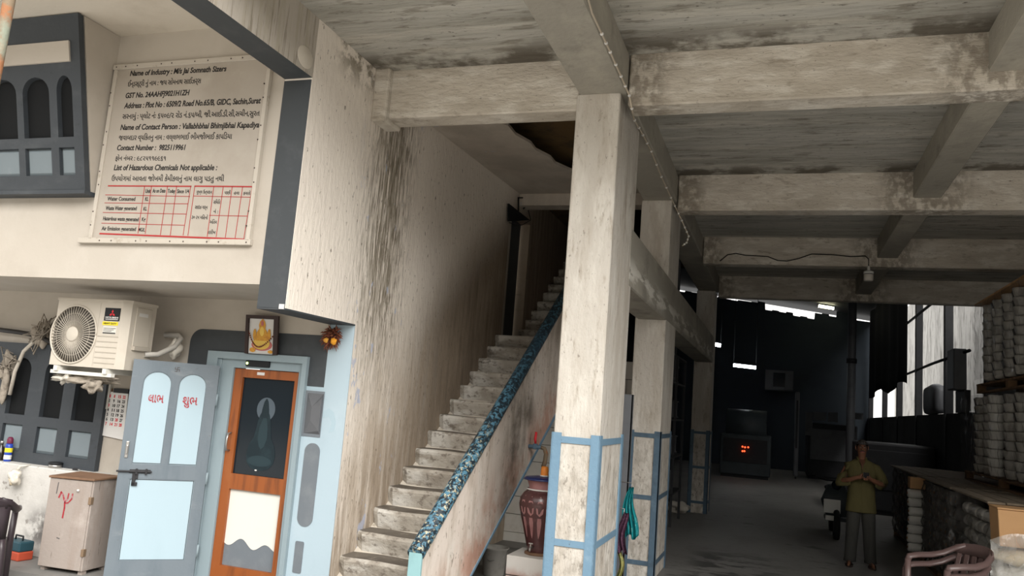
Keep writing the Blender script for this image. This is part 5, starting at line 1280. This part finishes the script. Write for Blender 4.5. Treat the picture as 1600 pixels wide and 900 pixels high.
body = link('body', skin_body(S, E_, Rr), 'skin', man, True)
# face
hc = V3((0,-.02,1.545))
loft('nose', [((0,-.098,1.575),(.008,0,0),(0,.006,0)),((0,-.112,1.55),(.011,0,0),(0,.014,0)),((0,-.118,1.532),(.017,0,0),(0,.016,0)),((0,-.104,1.522),(.014,0,0),(0,.010,0))], 'skin', body, 10)
for s_ in (-1, 1):
    loft('ear', [((s_*.068,-.008,1.515),(0,.010,0),(.004,0,0)),((s_*.079,-.004,1.545),(0,.020,0),(.007,0,0)),((s_*.078,-.002,1.572),(0,.018,0),(.006,0,0)),((s_*.070,-.004,1.585),(0,.008,0),(.003,0,0))], 'skin', body, 10)
    bm = bmesh.new(); bmesh.ops.create_icosphere(bm, subdivisions=2, radius=.009, matrix=Matrix.Translation((s_*.030,-.088,1.556))); obj('eye', bm, 'cobweb', body, True)
    bm = bmesh.new(); bmesh.ops.create_icosphere(bm, subdivisions=2, radius=.006, matrix=Matrix.Translation((s_*.030,-.0925,1.555))); obj('iris', bm, 'black', body, True)
    tube('eyebrow', [(s_*.012,-.100,1.572),(s_*.032,-.099,1.580),(s_*.052,-.084,1.572)], [.004,.006,.003], 'hair', body, 6)
tube('lips', [(-.026,-.090,1.497),(-.008,-.102,1.501),(.008,-.102,1.501),(.026,-.090,1.497)], [.003,.006,.006,.003], 'pinkprint', body, 6)
tube('moustache', [(-.034,-.090,1.505),(-.012,-.106,1.513),(.012,-.106,1.513),(.034,-.090,1.505)], [.003,.006,.006,.003], 'hair', body, 6)
bm = bmesh.new(); bmesh.ops.create_uvsphere(bm, u_segments=24, v_segments=16, radius=1)
for v in bm.verts: v.co = V3((v.co.x*.077, v.co.y*.092+.004-.012, v.co.z*.082+1.583))
bmesh.ops.delete(bm, geom=[v for v in bm.verts if v.co.z < 1.595-.12*max(0, v.co.y+.05)*6 and not (v.co.y > .03 and v.co.z > 1.50)] , context='VERTS')
obj('hair', bm, 'hair', man, True)
# clothes
loft('trousers', [((0,0,.92),(.158,0,0),(0,.112,0)),((0,0,.80),(.172,0,0),(0,.118,0)),((0,.0,.72),(.178,0,0),(0,.112,0))], 'trouser', man, 20)
for s_ in (-1, 1):
    loft('trouser_leg', [((s_*.085,0,.80),(.090,0,0),(0,.108,0)),((s_*.093,-.005,.62),(.088,0,0),(0,.095,0)),((s_*.103,-.012,.45),(.080,0,0),(0,.085,0)),((s_*.115,.0,.25),(.076,0,0),(0,.080,0)),((s_*.124,.012,.10),(.074,0,0),(0,.082,0)),((s_*.128,.012,.055),(.078,0,0),(0,.088,0)),((s_*.128,.012,.05),(.06,0,0),(0,.07,0))], 'trouser', man, 18)
    t_ = s_
    bm = bmesh.new(); extr(bm, [(s_*.14+.048*cos(2*pi*k/16)+s_*.008*sin(2*pi*k/16)*-1, -.075+.135*sin(2*pi*k/16)) for k in range(16)], 'Z', .0, .018); sd_ = obj('sandal', bm, 'sandal', man)
    tube('sandal_strap', [(s_*.14-.045,-.06,.018),(s_*.148-.02,-.115,.06),(s_*.148+.015,-.115,.062),(s_*.14+.047,-.06,.018)], [.008,.011,.011,.008], 'sandal', sd_, 6)
loft('shirt', [((0,.0,.705),(.192,0,0),(0,.132,0)),((0,.0,.72),(.194,0,0),(0,.134,0)),((0,.0,.88),(.178,0,0),(0,.126,0)),((0,-.008,1.03),(.168,0,0),(0,.124,0)),((0,-.004,1.16),(.176,0,0),(0,.122,0)),((0,.0,1.27),(.192,0,0),(0,.112,0)),((0,.004,1.335),(.188,0,0),(0,.088,0)),((0,.006,1.375),(.125,0,0),(0,.070,0)),((0,.004,1.405),(.068,0,0),(0,.060,0))], 'olive', man, 24, power=2.3)
for s_ in (-1, 1):
    loft('sleeve', [((s_*.12,.004,1.325),(.01*s_,0,.045),(0,.06,0)),((s_*.178,.004,1.285),(.045*s_,0,.05),(0,.072,0)),((s_*.232,-.005,1.20),(.066,0,.02),(0,.070,0)),((s_*.272,-.018,1.09),(.060,0,.035),(0,.066,0)),((s_*.262,-.055,1.072),(.045,.03,.05),(.035*s_,.05,-.02)),((s_*.215,-.115,1.09),(.02*s_,.02,.055),(.035*s_,.045,0)),((s_*.185,-.145,1.105),(.016*s_,.02,.052),(.032*s_,.042,0))], 'olive', man, 16)
    tube('collar', [(0.0+s_*.012,-.082,1.325),(s_*.045,-.070,1.40),(s_*.060,-.01,1.425),(s_*.03,.05,1.43)], [.010,.016,.016,.012], 'olive', man, 8, .5)
bm = bmesh.new(); q = [bm.verts.new(p) for p in ((0,-.122,1.26),(.018,-.113,1.34),(.045,-.074,1.40),(-.045,-.074,1.40),(-.018,-.113,1.34))]; bm.faces.new(q)
r_ = bmesh.ops.solidify(bm, geom=bm.faces[:], thickness=.004); obj('neckline', bm, 'skin', body)
bm = bmesh.new(); B(bm, -.007, .007, -.132, -.116, .80, 1.26, .003); obj('placket', bm, 'olive', man)
ph_ = thing('mobile_phone', 'black mobile phone held in the hands of the man in olive', 'phone', (MX+.03, MY-.30, 1.20), radians(12), world=False)
box('case', -.036, .036, -.006, .006, -.03, .045, 'blackgloss', ph_, bev=.003); box('screen', -.032, .032, .006, .0066, -.026, .041, 'glass_dark', ph_)
